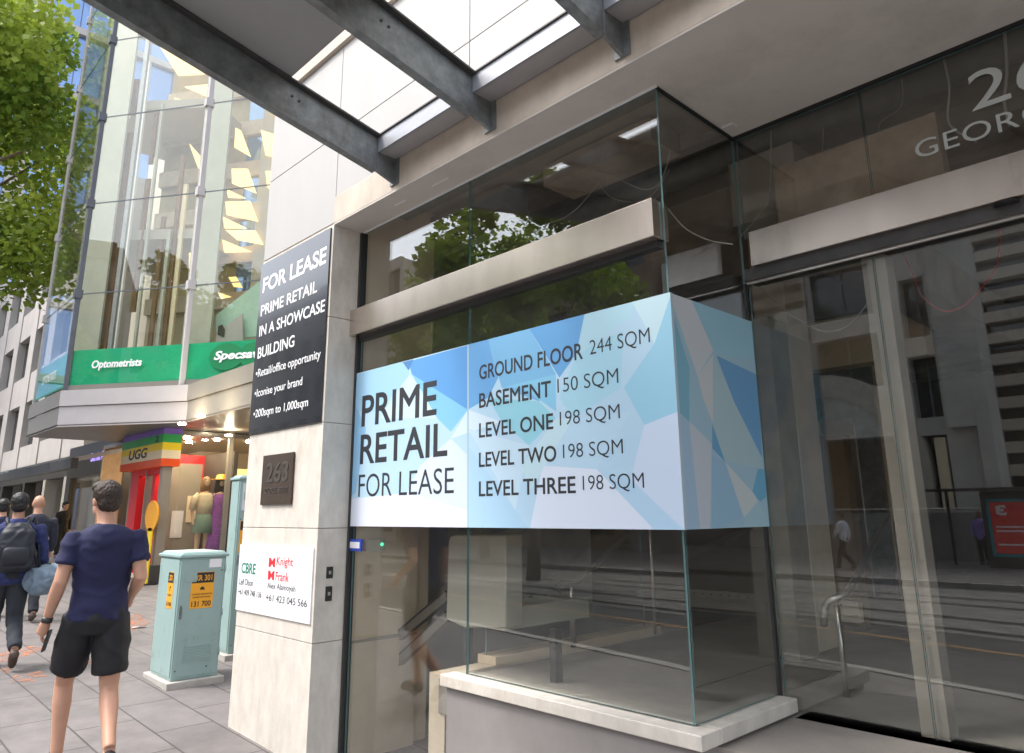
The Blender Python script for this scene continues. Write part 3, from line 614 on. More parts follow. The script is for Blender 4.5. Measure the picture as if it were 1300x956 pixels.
# hanging cables
def cable(pts,y,k,label,r=.005,dy=0):
    P=[onY(u,v,y+dy*i/len(pts)) for i,(u,v) in enumerate(pts)]; Q=[]
    for i in range(len(P)-1):
        p0=P[max(i-1,0)];p1=P[i];p2=P[i+1];p3=P[min(i+2,len(P)-1)]
        for t in range(6):
            t/=6; Q.append(.5*((2*p1)+(p2-p0)*t+(2*p0-5*p1+4*p2-p3)*t*t+(3*p1-p0-3*p2+p3)*t**3))
    Q.append(P[-1]); mb=MB(); mb.tube(Q,r,k,6); one('hanging_cable',mb,label,'cable','loose cables hanging from the stripped ceiling')
cable([(1148,325),(1160,352),(1172,378),(1200,395),(1228,385),(1250,360),(1266,335),(1270,290)],4.3,'cabler','red cable looping low behind the entrance glass at the right',.0045)
cable([(953,350),(985,385),(1030,415),(1060,420),(1085,405),(1108,375)],4.3,'cablew','grey cable sagging behind the glass between dark column and steel post',.004)
cable([(1275,40),(1278,90),(1275,130),(1282,160)],4.1,'cablew','thick pale cable hanging behind the numerals at the right edge',.008)
cable([(1198,75),(1205,110),(1203,150),(1212,165),(1240,180)],4.1,'cablew','pale cable hanging left of the silver numerals',.006)
cable([(1145,100),(1144,135),(1118,155),(1116,172)],4.2,'cablew','thin wire hooked to a stub behind the glass joint',.003)
cable([(1116,172),(1125,205),(1132,250)],4.2,'cabler','thin red wire dropping behind the glass joint',.003)
cable([(979,165),(977,245),(962,275),(940,300)],4.2,'cablew','pale wire falling just right of the bay corner soffit',.005)
cable([(1046,135),(1043,200),(1034,225),(1036,240),(1046,245),(1053,236),(1049,224),(1040,222),(1034,228)],4.4,'cablew','thin dark wire ending in a coil',.004)
cable([(851,190),(845,215),(835,235),(815,240),(780,225),(752,215)],3.7,'cablew','loose cable festooned under the bay ceiling near the corner',.004)
cable([(760,232),(735,262),(715,277),(690,285)],3.9,'cablew','straight pale wire slanting down behind the bay upper glass',.004)
cable([(848,265),(870,290),(900,305),(930,310)],3.5,'cablew','cable sagging inside the bay side glass above the banner',.004)
cable([(755,225),(775,250),(805,256),(830,245),(850,215)],3.9,'cablew','second loose cable loop under the bay ceiling',.003)

for i,(pts_) in enumerate((((0,828),(38,820),(60,822),(30,834),(0,842)),((18,858),(50,852),(62,857),(40,866),(12,868)),((150,785),(178,779),(190,790),(170,801),(152,797)),((0,850),(14,846),(10,856)),((100,842),(118,838),(112,848)))):
    P_=[]
    for u,v in pts_:
        z=-.1
        for _ in range(6): q=onZ(u,v,z); z=gx(q.x)+.005
        P_.append(q)
    m_=MB(); m_.add(P_,[tuple(range(len(P_)))],'spray'); tag(m_.build('painted_marks'),'faded orange spray marking on the paving','marking',None,'structure')
q=onZ(166,806,-.07); PSc=MB(); PSc.prism([(q.x,q.y,gx(q.x)+.012),(q.x+.03,q.y+.16,gx(q.x)+.03),(q.x-.05,q.y+.20,gx(q.x)+.012),(q.x-.09,q.y+.05,gx(q.x)+.01)],(0,0,.003),'white'); one('paper_scrap',PSc,'crumpled white paper scrap lying on the paving left of the squat teal cabinet','litter')
# ------------------------------------------------------------------ teal cabinets
def cabinet(px,h,w,d,rot,label,stick):
    Rt=root('traffic_control_cabinet',label,'cabinet',(0,0,0),0)
    mb=MB(); mb.box((0,0,.06),(w,d,h-.05),'teal'); mb.build('body',Rt,bevel=.008,local=True)
    mb=MB(); mb.prism([(-.02,-.02,h-.05),(w+.02,-.02,h-.05),(w+.02,d+.02,h-.05),(-.02,d+.02,h-.05)],(0,0,.03),'teal'); mb.box((0,0,h-.02),(w,d,h+.005),'teal',.02); mb.build('lid',Rt,bevel=.006,local=True)
    mb=MB(); mb.box((.015,-.008,.09),(w-.015,-.001,h-.07),'teal'); mb.build('door',Rt,bevel=.004,local=True)
    mb=MB(); mb.box((-.008,.02,.09),(-.001,d-.02,h-.07),'teal'); mb.build('door',Rt,bevel=.004,local=True)
    mb=MB(); mb.box((-.05,-.06,-.15),(w+.05,d+.06,.06),'plinth'); mb.build('plinth',Rt,bevel=.01,local=True)
    mb=MB(); mb.box((.05,-.013,h-.28),(.16,-.008,h-.19),'teal'); mb.build('access_flap',Rt,bevel=.002,local=True)
    for k_ in range(7):
        mb=MB(); mb.box((w*.2,-.014,.22+.022*k_),(w*.8,-.008,.232+.022*k_),'galvdark' if k_%2==9 else 'teal'); mb.build('vent_louvre',Rt,local=True)
    for z in (.25,h*.5,h-.2):
        mb=MB(); mb.tube([(w-.006,-.012,z),(w-.006,-.012,z+.07)],.008,'teal',8); mb.build('hinge',Rt,local=True)
    mb=MB(); mb.box((.02,-.016,h*.5),(.045,-.008,h*.5+.11),'galv'); mb.build('lock_plate',Rt,local=True,bevel=.002)
    for (x,z) in ((.03,.15),(.03,h-.5),(w-.12,.16),(w-.04,h-.18)):
        mb=MB(); mb.tube([(x,-.008,z),(x,-.014,z)],.007,'galvdark',8); mb.build('screw',Rt,local=True)
    return Rt
cb=cabinet(0,1.23,.44,.62,0,'squat pale teal roadside control cabinet with amber number sticker on its front',1)
w,h=.44,1.23
def stick(Rt,face,x0,x1,z0,z1,big):
    # face 'f' : y=-.009 plane facing -y ; 'l': x=-.009 facing -x
    S=MB()
    def B2(a,b,c,d,k,t=.002,n='p',e=.0):
        if face=='f': S_=MB().box((a,-.0085-t-e,c),(b,-.0085-e,d),k)
        else: S_=MB().box((-.0085-t-e,a,c),(-.0085-e,b,d),k)
        return S_
    zm=z1-(z1-z0)*.30
    o=B2(x0,x1,z0,z1,'orange').build('sticker',Rt,local=True,bevel=.0005)
    B2(x0+.004,x1-.004,zm,z1-.004,'blacksign',.001,e=.002).build('sticker_header',o,local=True)
    if face=='f': o1=lambda a,z:(a,-.0118,z); ux=PX
    else: o1=lambda a,z:(-.0118,a,z); ux=-PY
    W=x1-x0
    def T(s,m_,fa,fb,za,zb_,b=.01):
        a=x0+W*fa if face=='f' else x1-W*fa
        text('lettering',s,o,m_,o1(a,z0+(z1-z0)*za),ux,PZ,W*(fb-fa),(z1-z0)*(zb_-za),b,depth=.001)
    if big:
        T('XR 301','orange',.12,.9,.76,.92,.015); T('131 700','blacksign',.08,.92,.05,.20,.012)
        T('TO REPORT VANDALISM OR','blacksign',.06,.94,.37,.41,.0); T('DAMAGE PLEASE PHONE','blacksign',.12,.88,.29,.33,.0)
        mb=MB(); 
        for k_ in range(7):
            an=math.pi*(k_+.0)/6; c=(x0+W*.5,z0+(z1-z0)*.52)
            mb.tube([(c[0],-.0118,c[1]),(c[0]+math.cos(an)*.022,-.0118,c[1]+math.sin(an)*.026)],[.002,.005],'blacksign',6)
        mb.build('emblem',o,local=True)
    else:
        T('301','orange',.2,.8,.76,.92,.015); T('!','blacksign',.42,.58,.48,.62,.02); T('CALL','blacksign',.15,.85,.34,.40); T('13 17 00','blacksign',.1,.9,.06,.18)
stick(cb,'f',.11,.33,.70,1.04,True)
mb=MB(); mb.box((.27,-.0105,1.08),(.39,-.0085,1.16),'white'); mb.build('paper_label',cb,local=True)
stick(cb,'l',.14,.30,.70,1.04,False)
# orient: front face runs between the two observed base corners
p=Vector((-7.54,2.787,0)); 
cb.location=(p.x,p.y,gz(p.x)); an=R(88); cb.rotation_euler=(0,0,an)
cb2=cabinet(0,2.02,.28,.26,0,'tall narrow teal control cabinet half hidden behind the stone pillar',1)
p2=onZ(288,836,gz(-9.3)); cb2.location=(p2.x,p2.y,gz(p2.x)); cb2.rotation_euler=(0,0,an)
w=.28
stick(cb2,'f',.03,.20,1.15,1.5,False)
mb=MB(); mb.box((.03,-.0105,1.62),(.25,-.0085,1.93),'shirtw'); mb.build('poster_bill',cb2,local=True)

# ------------------------------------------------------------------ glass corner building with the optician
K=.768
SPC=root('glass_corner_building','faceted glass corner building with green optician band and grey metal awning','building',(-17.98,3.76,.1))
T=(-15.41,5.52); Lc=(-17.98,3.76); Fp=(-20.9,3.76); Rg=(-8.5,5.55)
d1=Vector((T[0]-Lc[0],T[1]-Lc[1],0)).normalized(); n1=Vector((-d1.y,d1.x,0))
def alng(t,o=0): v=Vector((Lc[0],Lc[1],0))+d1*t+n1*o; return (v.x,v.y)
LT=math.hypot(T[0]-Lc[0],T[1]-Lc[1])
# awning fascias
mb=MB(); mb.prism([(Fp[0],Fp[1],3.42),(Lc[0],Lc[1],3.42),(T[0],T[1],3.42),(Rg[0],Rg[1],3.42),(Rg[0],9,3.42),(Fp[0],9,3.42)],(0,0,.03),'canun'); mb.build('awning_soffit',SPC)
def fas(p,q,z0,z1,k,off=0,name='awning_fascia'): m_=MB(); m_.slab(p,q,z0,z1,.04,k,off); return m_.build(name,SPC)
fas(Lc,T,3.40,3.835,'fasc',0); fas(Lc,T,3.85,4.19,'fasc',-.03)
fas(T,Rg,3.40,3.835,'fasc2',0); fas(T,Rg,3.85,4.19,'fasc2',-.03); fas(Fp,Lc,3.40,3.835,'fasc2',0); fas(Fp,Lc,3.85,4.19,'fasc2',-.03)
mb=MB(); mb.prism([(Fp[0],Fp[1]+.05,4.15),(Lc[0]+.02,Lc[1]+.05,4.15),(T[0],T[1]+.06,4.15),(Rg[0],Rg[1]+.06,4.15),(Rg[0],9,4.15),(Fp[0],9,4.15)],(0,0,.03),'fasc2'); mb.build('awning_roof',SPC)
# glass box
g1=alng(.04,.05); g2=alng(LT-.22,.05); g3=(-12.3,7.66); ZT=17.5
for (p,q) in ((g1,g2),(g2,g3)):
    m_=MB(); m_.slab(p,q,4.19,4.31,.06,'fasc2',.0); m_.build('sill_band',SPC)
    m_=MB(); m_.slab(p,q,4.31,5.10,.02,'green',.03); m_.build('green_band',SPC)
zj=[4.31,6.40,8.6,10.83,12.94,15.1,ZT]
for (p,q) in ((g1,g2),(g2,g3),((-20.9,3.80),(g1[0],3.80))):
    for a,b in zip(zj,zj[1:]): pane(p[0],p[1],q[0],q[1],a+.012,b-.012,.015,'glass2',SPC)
    if p[0]>-20:
        for a in zj[1:-1]:
            m_=MB(); m_.slab(p,q,a-.012,a+.012,.012,'winmul',.001); m_.build('glazing_joint',SPC)
def post(x,y,r=.05,k='fasc'):
    m_=MB(); m_.box((x-r,y-r,4.19),(x+r,y+r,ZT),k)
    for a in zj[1:-1]: m_.box((x-r*1.6,y-r*2,a-.1),(x+r*1.6,y+r*1.6,a+.1),k)
    m_.build('mullion',SPC)
post(g1[0],g1[1],.045,'winmul'); post(g2[0],g2[1],.05,'fasc'); post(-20.9,3.82,.04)
m_=MB(); m_.slab((-20.9,3.80),(g1[0],3.80),4.31,5.1,.02,'green',.03); m_.build('green_band',SPC)
text('lettering','OPTOMETRISTS',SPC,'whitetext',(-20.2,3.79,4.6),PX,PZ,1.3,.2,.01,.2)
# band wording
def bandtext(s,u0,u1,z0,z1,sh,bold,m_='whitetext',p=g1,q=g2):
    d=Vector((q[0]-p[0],q[1]-p[1],0)).normalized(); n=Vector((d.y,-d.x,0))
    def hit(u,v):
        r=ray(u,v); nn=Vector((n.x,n.y,0)); t=(Vector((p[0],p[1],0)).dot(nn))/Vector((r.x,r.y,0)).dot(nn); return r*t
    a=hit(u0,465); b=hit(u1,460); L_=math.hypot(b.x-a.x,b.y-a.y)
    text('lettering',s,SPC,m_,(a.x+n.x*.012,a.y+n.y*.012,z0),d,PZ,L_,z1-z0,bold,sh,depth=.006)
    return a,d,n
bandtext('Optometrists',117,180.5,4.61,4.84,.12,.03)
a,d,n=bandtext('Specsavers',271,352,4.64,4.89,.25,.035,'whitetext',g2,g3)
for k_ in (.28,.98):
    c=Vector((a.x,a.y,4.76))+d*k_+n*.004; ring=[c+d*math.cos(t*math.pi/12)*.40+PZ*math.sin(t*math.pi/12)*.29 for t in range(24)]
    m_=MB(); m_.prism(ring,n*.003*(1 if k_<.5 else 1.6),'greendk'); m_.build('logo_lens',SPC)
# what shows through the glass: pale blades, slim posts, timber fins, tilted glowing shards for golden reflections, mint wall
def inpt(p,q,f,dep):
    d=Vector((q[0]-p[0],q[1]-p[1],0)); L_=d.length; d.normalize(); n=Vector((-d.y,d.x,0)); v=Vector((p[0],p[1],0))+d*(f*L_)+n*dep; return v,d,n
def blade(p,q,f0,f1,dep,z0,z1,k,name,t=.06,lean=0):
    a,d,n=inpt(p,q,f0,dep); b,_,_=inpt(p,q,f1,dep); m_=MB(); m_.slab((a.x,a.y),(b.x,b.y),z0,z1,t,k); return m_.build(name,SPC)
def hitplane(u,v,p,q,dep):
    d=Vector((q[0]-p[0],q[1]-p[1],0)).normalized(); n=Vector((-d.y,d.x,0)); c=Vector((p[0],p[1],0))+n*dep
    r=ray(u,v); t=c.dot(n)/Vector((r.x,r.y,0)).dot(n); return CAM+r*t,n
def bpx(u0,u1,v,dep,z0,z1,k,name,p=g1,q=g2,t=.06):
    a,_=hitplane(u0,v,p,q,dep); b,_=hitplane(u1,v,p,q,dep); m_=MB(); m_.slab((a.x,a.y),(b.x,b.y),z0,z1,t,k); return m_.build(name,SPC)
bpx(88,127,417,.5,4.3,ZT,'pale','pale_panel'); bpx(233,268,410,.5,4.3,ZT,'pale','pale_panel',g2,g3)
for u0,u1,dep,za,zb_,k in ((129,137,.7,4.4,10.8,'timber'),(129,136,.7,11.3,12.3,'timber'),(139,144,.5,4.3,13.5,'gutter'),(147,149,.5,4.3,12.6,'white'),(162,168,.9,6.2,9.6,'timber'),(163,168,.9,10.0,11.4,'timber'),(171,174,.7,4.3,11.5,'pale'),(189,194,1.0,4.6,8.6,'timber'),(199,203,.9,4.6,8.2,'pale'),(206,211,1.0,4.6,10.2,'timber'),(214,219,1.0,4.6,9.4,'creamst')):
    bpx(u0,u1,417,dep,za,zb_,k,'timber_fin' if k=='timber' else 'slim_post')
# backing facade seen through the box, with spandrels and blue openings
a0,d,n=inpt(g1,g2,-.1,2.6); b0,_,_=inpt(g2,g3,1.1,2.4)
m_=MB(); m_.slab((a0.x,a0.y),(b0.x,b0.y),4.2,ZT,.1,'atrium'); m_.build('rear_wall',SPC)
for i in range(9):
    z=6.6+1.2*i; m_=MB(); m_.slab((a0.x,a0.y),(b0.x,b0.y),z,z+.42,.12,'beigetile',-.14); m_.build('spandrel',SPC)
for i in range(8):
    for f in (.34,.52,.86):
        z=7.05+1.2*i; p_=a0+(b0-a0)*f; q_=a0+(b0-a0)*(f+.09); m_=MB(); m_.slab((p_.x,p_.y),(q_.x,q_.y),z,z+.7,.03,'bluewin',-.05); m_.build('rear_window',SPC)
for i in range(3):
    p_=a0+(b0-a0)*(.42+.25*i); q_=a0+(b0-a0)*(.47+.25*i); m_=MB(); m_.slab((p_.x,p_.y),(q_.x,q_.y),4.2,ZT,.1,'conc2',-.3); m_.build('rear_pier',SPC)
def hitplane(u,v,p,q,dep):
    d=Vector((q[0]-p[0],q[1]-p[1],0)).normalized(); n=Vector((-d.y,d.x,0)); c=Vector((p[0],p[1],0))+n*dep
    r=ray(u,v); t=c.dot(n)/Vector((r.x,r.y,0)).dot(n); return CAM+r*t,n
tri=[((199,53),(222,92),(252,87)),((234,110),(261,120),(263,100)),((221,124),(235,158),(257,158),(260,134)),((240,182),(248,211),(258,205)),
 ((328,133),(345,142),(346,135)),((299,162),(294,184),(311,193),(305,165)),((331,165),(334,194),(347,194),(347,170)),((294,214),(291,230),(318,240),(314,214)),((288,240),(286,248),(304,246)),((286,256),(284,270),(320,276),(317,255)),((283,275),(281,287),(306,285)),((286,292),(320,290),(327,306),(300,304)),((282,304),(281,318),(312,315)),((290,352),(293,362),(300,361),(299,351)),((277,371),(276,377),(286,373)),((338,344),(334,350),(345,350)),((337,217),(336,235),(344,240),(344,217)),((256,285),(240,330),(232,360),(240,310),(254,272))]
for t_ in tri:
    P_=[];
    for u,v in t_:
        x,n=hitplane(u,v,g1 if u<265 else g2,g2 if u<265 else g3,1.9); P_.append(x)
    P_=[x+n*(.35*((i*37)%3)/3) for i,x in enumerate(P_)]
    m_=MB(); m_.prism(P_,n*.05,'cream'); m_.build('glowing_reflection_shard',SPC)  # glowing shard shaped as a reflection in the glass, no ceiling part
P_=[hitplane(u,v,g2,g3,.7)[0] for u,v in ((274,416),(274,400),(345,345),(345,425),(276,432))]; m_=MB(); m_.prism(P_,n*.05,'mint'); m_.build('mint_wall',SPC)
P_=[hitplane(u,v,g2,g3,.6)[0] for u,v in ((275,422),(308,398),(308,432),(273,436))]; m_=MB(); m_.prism(P_,n*.03,'fasc'); m_.build('portrait_poster',SPC)
P_=[hitplane(u,v,g2,g3,.58)[0] for u,v in ((276,425),(277,414),(282,412),(285,418),(284,428))]; m_=MB(); m_.prism(P_,n*.01,'hairbl'); m_.build('portrait_hair',SPC)
# top and back so the box is closed
m_=MB(); m_.prism([(-20.9,3.78,ZT),(g1[0],3.78,ZT),(g2[0],g2[1],ZT),(g3[0],g3[1],ZT),(g3[0],12,ZT),(-20.9,12,ZT)],(0,0,.3),'fasc2'); m_.build('roof_slab',SPC)
m_=MB(); m_.box((-20.9,6.5,4.2),(-20.8,12,ZT),'conc2'); m_.box((-12.3,7.7,-.2),(-12.2,12,ZT),'conc2'); m_.build('side_wall',SPC)
for z in (8.0,11.5,15):
    m_=MB(); m_.prism([(-20.6,4.6,z),(-18.3,4.6,z),(-16.9,5.9,z),(-18.8,9,z),(-20.6,9,z)],(0,0,.25),'conc2'); m_.build('floor_slab',SPC)
# ---- ground floor shops
# clothing shop window faces +X
CW=root('clothes_shop_front','glazed clothes shop window with two dressed mannequins under the awning','shopfront',(-16.9,6.2,.12))
gxw=-16.9
def px(u,v): return onX(u,v,gxw)
yA=px(203,700).y; yB=9.2; z0=gz(gxw)
m_=MB(); m_.box((gxw-.08,yA-.14,z0-.1),(gxw+.1,yA+.05,3.42),'taupe'); m_.box((gxw-.1,yA-.16,z0-.1),(gxw+.12,yA+.07,z0+.38),'charcoal'); m_.build('pilaster',CW)
ym=px(283,650).y; m_=MB(); m_.box((gxw-.05,ym,z0),(gxw+.05,ym+.10,3.42),'taupe'); m_.build('mullion',CW)
m_=MB(); m_.box((gxw-.05,ym+2.3,z0),(gxw+.05,ym+2.4,3.42),'taupe'); m_.build('mullion',CW)
pane(gxw,yA+.06,gxw,ym-.005,z0+.1,3.40,.012,'glass',CW); pane(gxw,ym+.11,gxw,ym+2.3,z0+.1,3.40,.012,'glass',CW)
m_=MB(); m_.box((gxw-5,yA,z0-.2),(gxw,11,z0+.12),'creamst'); m_.build('display_floor',CW)
m_=MB(); m_.box((gxw-5.1,yA,z0),(gxw-5,11,3.4),'shopint'); m_.box((gxw-5,10.9,z0),(gxw,11,3.4),'shopint'); m_.build('back_wall',CW)
m_=MB(); m_.box((gxw-1.36,yA-.02,z0),(gxw-1.3,yA+1.25,2.75),'taupe'); m_.build('display_screen',CW)
for yy,zz,k in ((.62,.9,'white'),(.95,1.25,'creamst')):
    m_=MB(); m_.box((gxw-1.295,yA+yy,z0+zz),(gxw-1.28,yA+yy+.27,z0+zz+.62),k); m_.build('picture_board',CW)
for yy in (.5,1.2,2.0):  # extra lamps added above the window to brighten the mannequins
    m_=MB(); m_.tube([(gxw-.45,yA+yy,3.295),(gxw-.45,yA+yy,3.27)],.07,'lamp',12); m_.build('downlight',CW)
m_=MB(); m_.box((gxw-5,yA,3.3),(gxw-.05,11,3.4),'canun'); m_.build('ceiling',CW)
m_=MB(); m_.box((gxw-3.2,yA+.3,2.62),(gxw-3,10.5,2.78),'warm'); m_.build('added_glow_bulkhead',CW)  # glowing bulkhead added to brighten the shop interior
m_=MB(); m_.box((gxw-1.1,yA+.05,z0+.1),(gxw-.9,yA+.32,3.0),'red'); m_.build('red_column',CW)
m_=MB(); m_.box((gxw-.7,yA+.1,z0+.12),(gxw-.1,yA+1.1,z0+.55),'white'); m_.build('display_plinth',CW,bevel=.03)
for u,v in ((231,538),(255,528),(213,571),(265,582),(284,580),(290,553)):
    c=onZ(u,v,3.28)
    if c.x<gxw-4.8: c=Vector((gxw-.4-random.random()*3.5,yA+.5+random.random()*3,3.28))
    m_=MB(); m_.tube([(c.x,c.y,3.295),(c.x,c.y,3.27)],.07,'lamp',12); m_.build('downlight',CW)
for i,(yy,k,hh) in enumerate(((.9,'creamst',.7),(1.6,'white',.6),(2.1,'orange',.4),(2.9,'red',.5),(3.5,'yellow',.4),(4.1,'creamst',.9))):
    m_=MB(); m_.box((gxw-4.0,yA+yy,1.1+.12*(i%3)),(gxw-3.9,yA+yy+.42,1.1+hh+.12*(i%3)),k); m_.build('hung_garment' if i%2 else 'picture_board',CW)
# mannequins
def mannequin(u,dress):
    p=onX(u,745,gxw-.55); Rm=root('mannequin','mannequin in long violet print dress and straw hat in the shop window' if dress else 'mannequin in cream blouse and sage skirt beside the violet dress','mannequin',(gxw-.40,p.y,z0+.32),R(-90))
    Rm.scale=(1.12,1.12,1.12); s=1.02
    m_=MB(); m_.tube([(0,0,1.40*s),(0,0,1.52*s)],.045,'manq'); m_.ball((0,.01,1.62*s),(.075,.09,.115),'manq')
    for q in (-1,1):
        m_.tube([(q*.16,0,1.38),(q*.20,-.01,1.28),(q*.24,-.02,1.10),(q*.23,.06,.86),(q*.23,.1,.78)],[.045,.04,.034,.025,.03],'manq')
        m_.tube([(q*.08,0,.85),(q*.085,.0,.5),(q*.08,-.01,.1),(q*.08,0,.03)],[.08,.055,.035,.035],'manq'); m_.box((q*.08-.035,-.04,.0),(q*.08+.035,.17,.05),'manq')
    m_.rings([(0,0,.85,.15,.10),(0,0,1.05,.12,.085),(0,0,1.25,.15,.10),(0,0,1.38,.17,.08),(0,0,1.44,.08,.06)],'manq'); m_.build('body',Rm,local=True,remesh=.014,smooth_it=3)
    if dress:
        m_=MB(); m_.rings([(0,0,.18,.25,.20),(0,0,.5,.22,.17),(0,0,.85,.19,.14),(0,0,1.05,.15,.115),(0,0,1.25,.18,.13),(0,0,1.37,.19,.105),(0,0,1.41,.13,.08)],'violetdress',24)
        for q in (-1,1): m_.tube([(q*.13,0,1.37),(q*.2,0,1.34),(q*.25,0,1.22)],[.07,.085,.075],'violetdress')
        m_.build('dress',Rm,local=True)
        m_=MB(); m_.rings([(0,0,1.70,.20,.20),(0,0,1.715,.20,.20),(0,0,1.72,.11,.12),(0,0,1.80,.09,.10),(0,0,1.82,.04,.04)],'orange',20); m_.build('hat',Rm,local=True)
        m_=MB(); m_.rings([(0,-.03,1.42,.13,.07),(0,-.03,1.55,.12,.09),(0,-.01,1.70,.10,.11),(0,0,1.76,.05,.06)],'hairbl',16); m_.build('hair',Rm,local=True)
    else:
        m_=MB(); m_.rings([(0,0,1.0,.15,.12),(0,0,1.2,.17,.13),(0,0,1.37,.18,.11),(0,0,1.43,.10,.07)],'creamtop',20)
        for q in (-1,1): m_.tube([(q*.13,0,1.38),(q*.21,0,1.30),(q*.25,0,1.08)],[.07,.075,.07],'creamtop')
        m_.build('blouse',Rm,local=True)
        m_=MB(); m_.rings([(0,0,.62,.22,.18),(0,0,.85,.18,.14),(0,0,1.03,.14,.11)],'sage',20); m_.build('skirt',Rm,local=True)
        m_=MB(); m_.rings([(0,-.03,1.45,.10,.07),(0,-.03,1.58,.10,.10),(0,-.01,1.70,.09,.10),(0,0,1.75,.05,.06)],'timber',16); m_.build('hair',Rm,local=True)
    return Rm
mannequin(266,True); mannequin(247,False)
# red portal with rainbow sign
RP=root('red_shop_portal','bright red shop entrance portal with dark doorway next to taupe pilaster','shopfront',(-18,5.9,.1))
yr=5.78
xa=onY(162,650,yr).x; xb=gxw-.1; zt=3.05
m_=MB(); m_.box((xa,yr,.05),(xa+.55,yr+.3,zt),'red'); m_.box((xa+.55,yr,2.45),(xb,yr+.1,zt),'red'); m_.box((xb-.12,yr,.05),(xb,yr+.1,zt),'red'); m_.build('frame',RP,bevel=.01)
m_=MB(); m_.box((xa+.5,yr+1.5,.05),(xb,yr+1.6,3),'intdark'); m_.box((xa+.5,yr+.5,.0),(xa+.6,yr+1.5,3),'red'); m_.build('doorway',RP)
m_=MB(); m_.box((xa-.28,yr+.06,.05),(xa-.02,yr+.5,3.3),'taupe'); m_.build('pilaster',RP)
# round yellow A-board disc
YD=root('round_sidewalk_sign','round amber disc sign on a yellow stand by the red doorway','sign',(-17.4,5.4,.1))
c=onY(192,655,5.5); ring=[Vector((c.x+.0,c.y,c.z))+PX*math.cos(t*math.pi/12)*.26*1.5+PZ*math.sin(t*math.pi/12)*.32 for t in range(24)]
m_=MB(); m_.prism(ring,(0,.03,0),'orange'); m_.build('disc',YD)
m_=MB(); m_.box((c.x-.12,c.y,gz(c.x)),(c.x+.12,c.y+.03,c.z-.25),'yellow'); m_.box((c.x-.2,c.y-.15,gz(c.x)),(c.x+.2,c.y+.18,gz(c.x)+.03),'dark'); m_.build('stand',YD)
RS=root('rainbow_shop_sign','striped rainbow box sign in violet green yellow cream and red over the portal','sign',(-18,5.5,3))
xs0=onY(154,580,5.55).x; xs1=onY(205,580,5.55).x
a=onY(200,545,5.55).z; b=onY(200,592,5.55).z
H=a-b; ks=[('ored',0,.2),('creamst',.2,.42),('yellow',.42,.62),('gstripe',.62,.84),('purple',.84,1.0)]
for k,f0,f1 in ks:
    m_=MB(); m_.box((xs0,5.55,b+H*f0),(xs1,5.95,b+H*f1),k); m_.build('stripe',RS)
text('lettering','UGG',RS,'blacktext',(xs0+.6,5.548,b+H*.28),PX,PZ,(xs1-xs0)*.45,H*.28,.03,.1); text('numeral','2',RS,'blacktext',(xs1-.5,5.548,b+H*.66),PX,PZ,.22,H*.16,.03)
# charcoal shop with warm window
CS=root('charcoal_shopfront','charcoal framed shopfront with warm lit window and small violet lettering','shopfront',(-24,6,.2))
yc=6.3; xL=onY(80,640,yc).x; xR_=onY(152,640,yc).x
m_=MB(); m_.box((xL,yc,2.75),(xR_,yc+.3,3.75),'charcoal'); m_.box((xL,yc,.1),(xL+.5,yc+.3,2.75),'charcoal'); m_.box((xR_-1.0,yc,.1),(xR_,yc+.3,2.75),'charcoal'); m_.build('frame',CS)
m_=MB(); m_.box((xL+.5,yc+1.5,.1),(xR_-1,yc+1.6,2.75),'warm'); m_.build('lit_display',CS)
m_=MB(); m_.box((xL+3.2,yc+.9,.3),(xL+3.8,yc+1.1,2.3),'creamst'); m_.build('display_panel',CS)
pane(xL+.5,yc+.1,xR_-1,yc+.1,.3,2.75,.012,'glass',CS)
m1=M['violettext']=mat('violet_lettering',(.30,.22,.72),.5,emit=(.35,.25,.9),estr=.5)
text('lettering','Bernie Allen',CS,'violettext',(onY(116,580,yc).x,yc-.004,onY(127,584,yc).z),PX,PZ,onY(138,580,yc).x-onY(116,580,yc).x,.26,.02)
# body of that row of buildings
ROW=root('shop_row_building','plain dark upper body behind the awning of the glass corner building','building',(-24,9,.2))
m_=MB(); m_.box((-29,8.0,-.2),(-21.0,20,16),'conc2'); m_.box((-21,11.5,-.2),(-12,20,4),'conc2'); m_.build('wall',ROW)

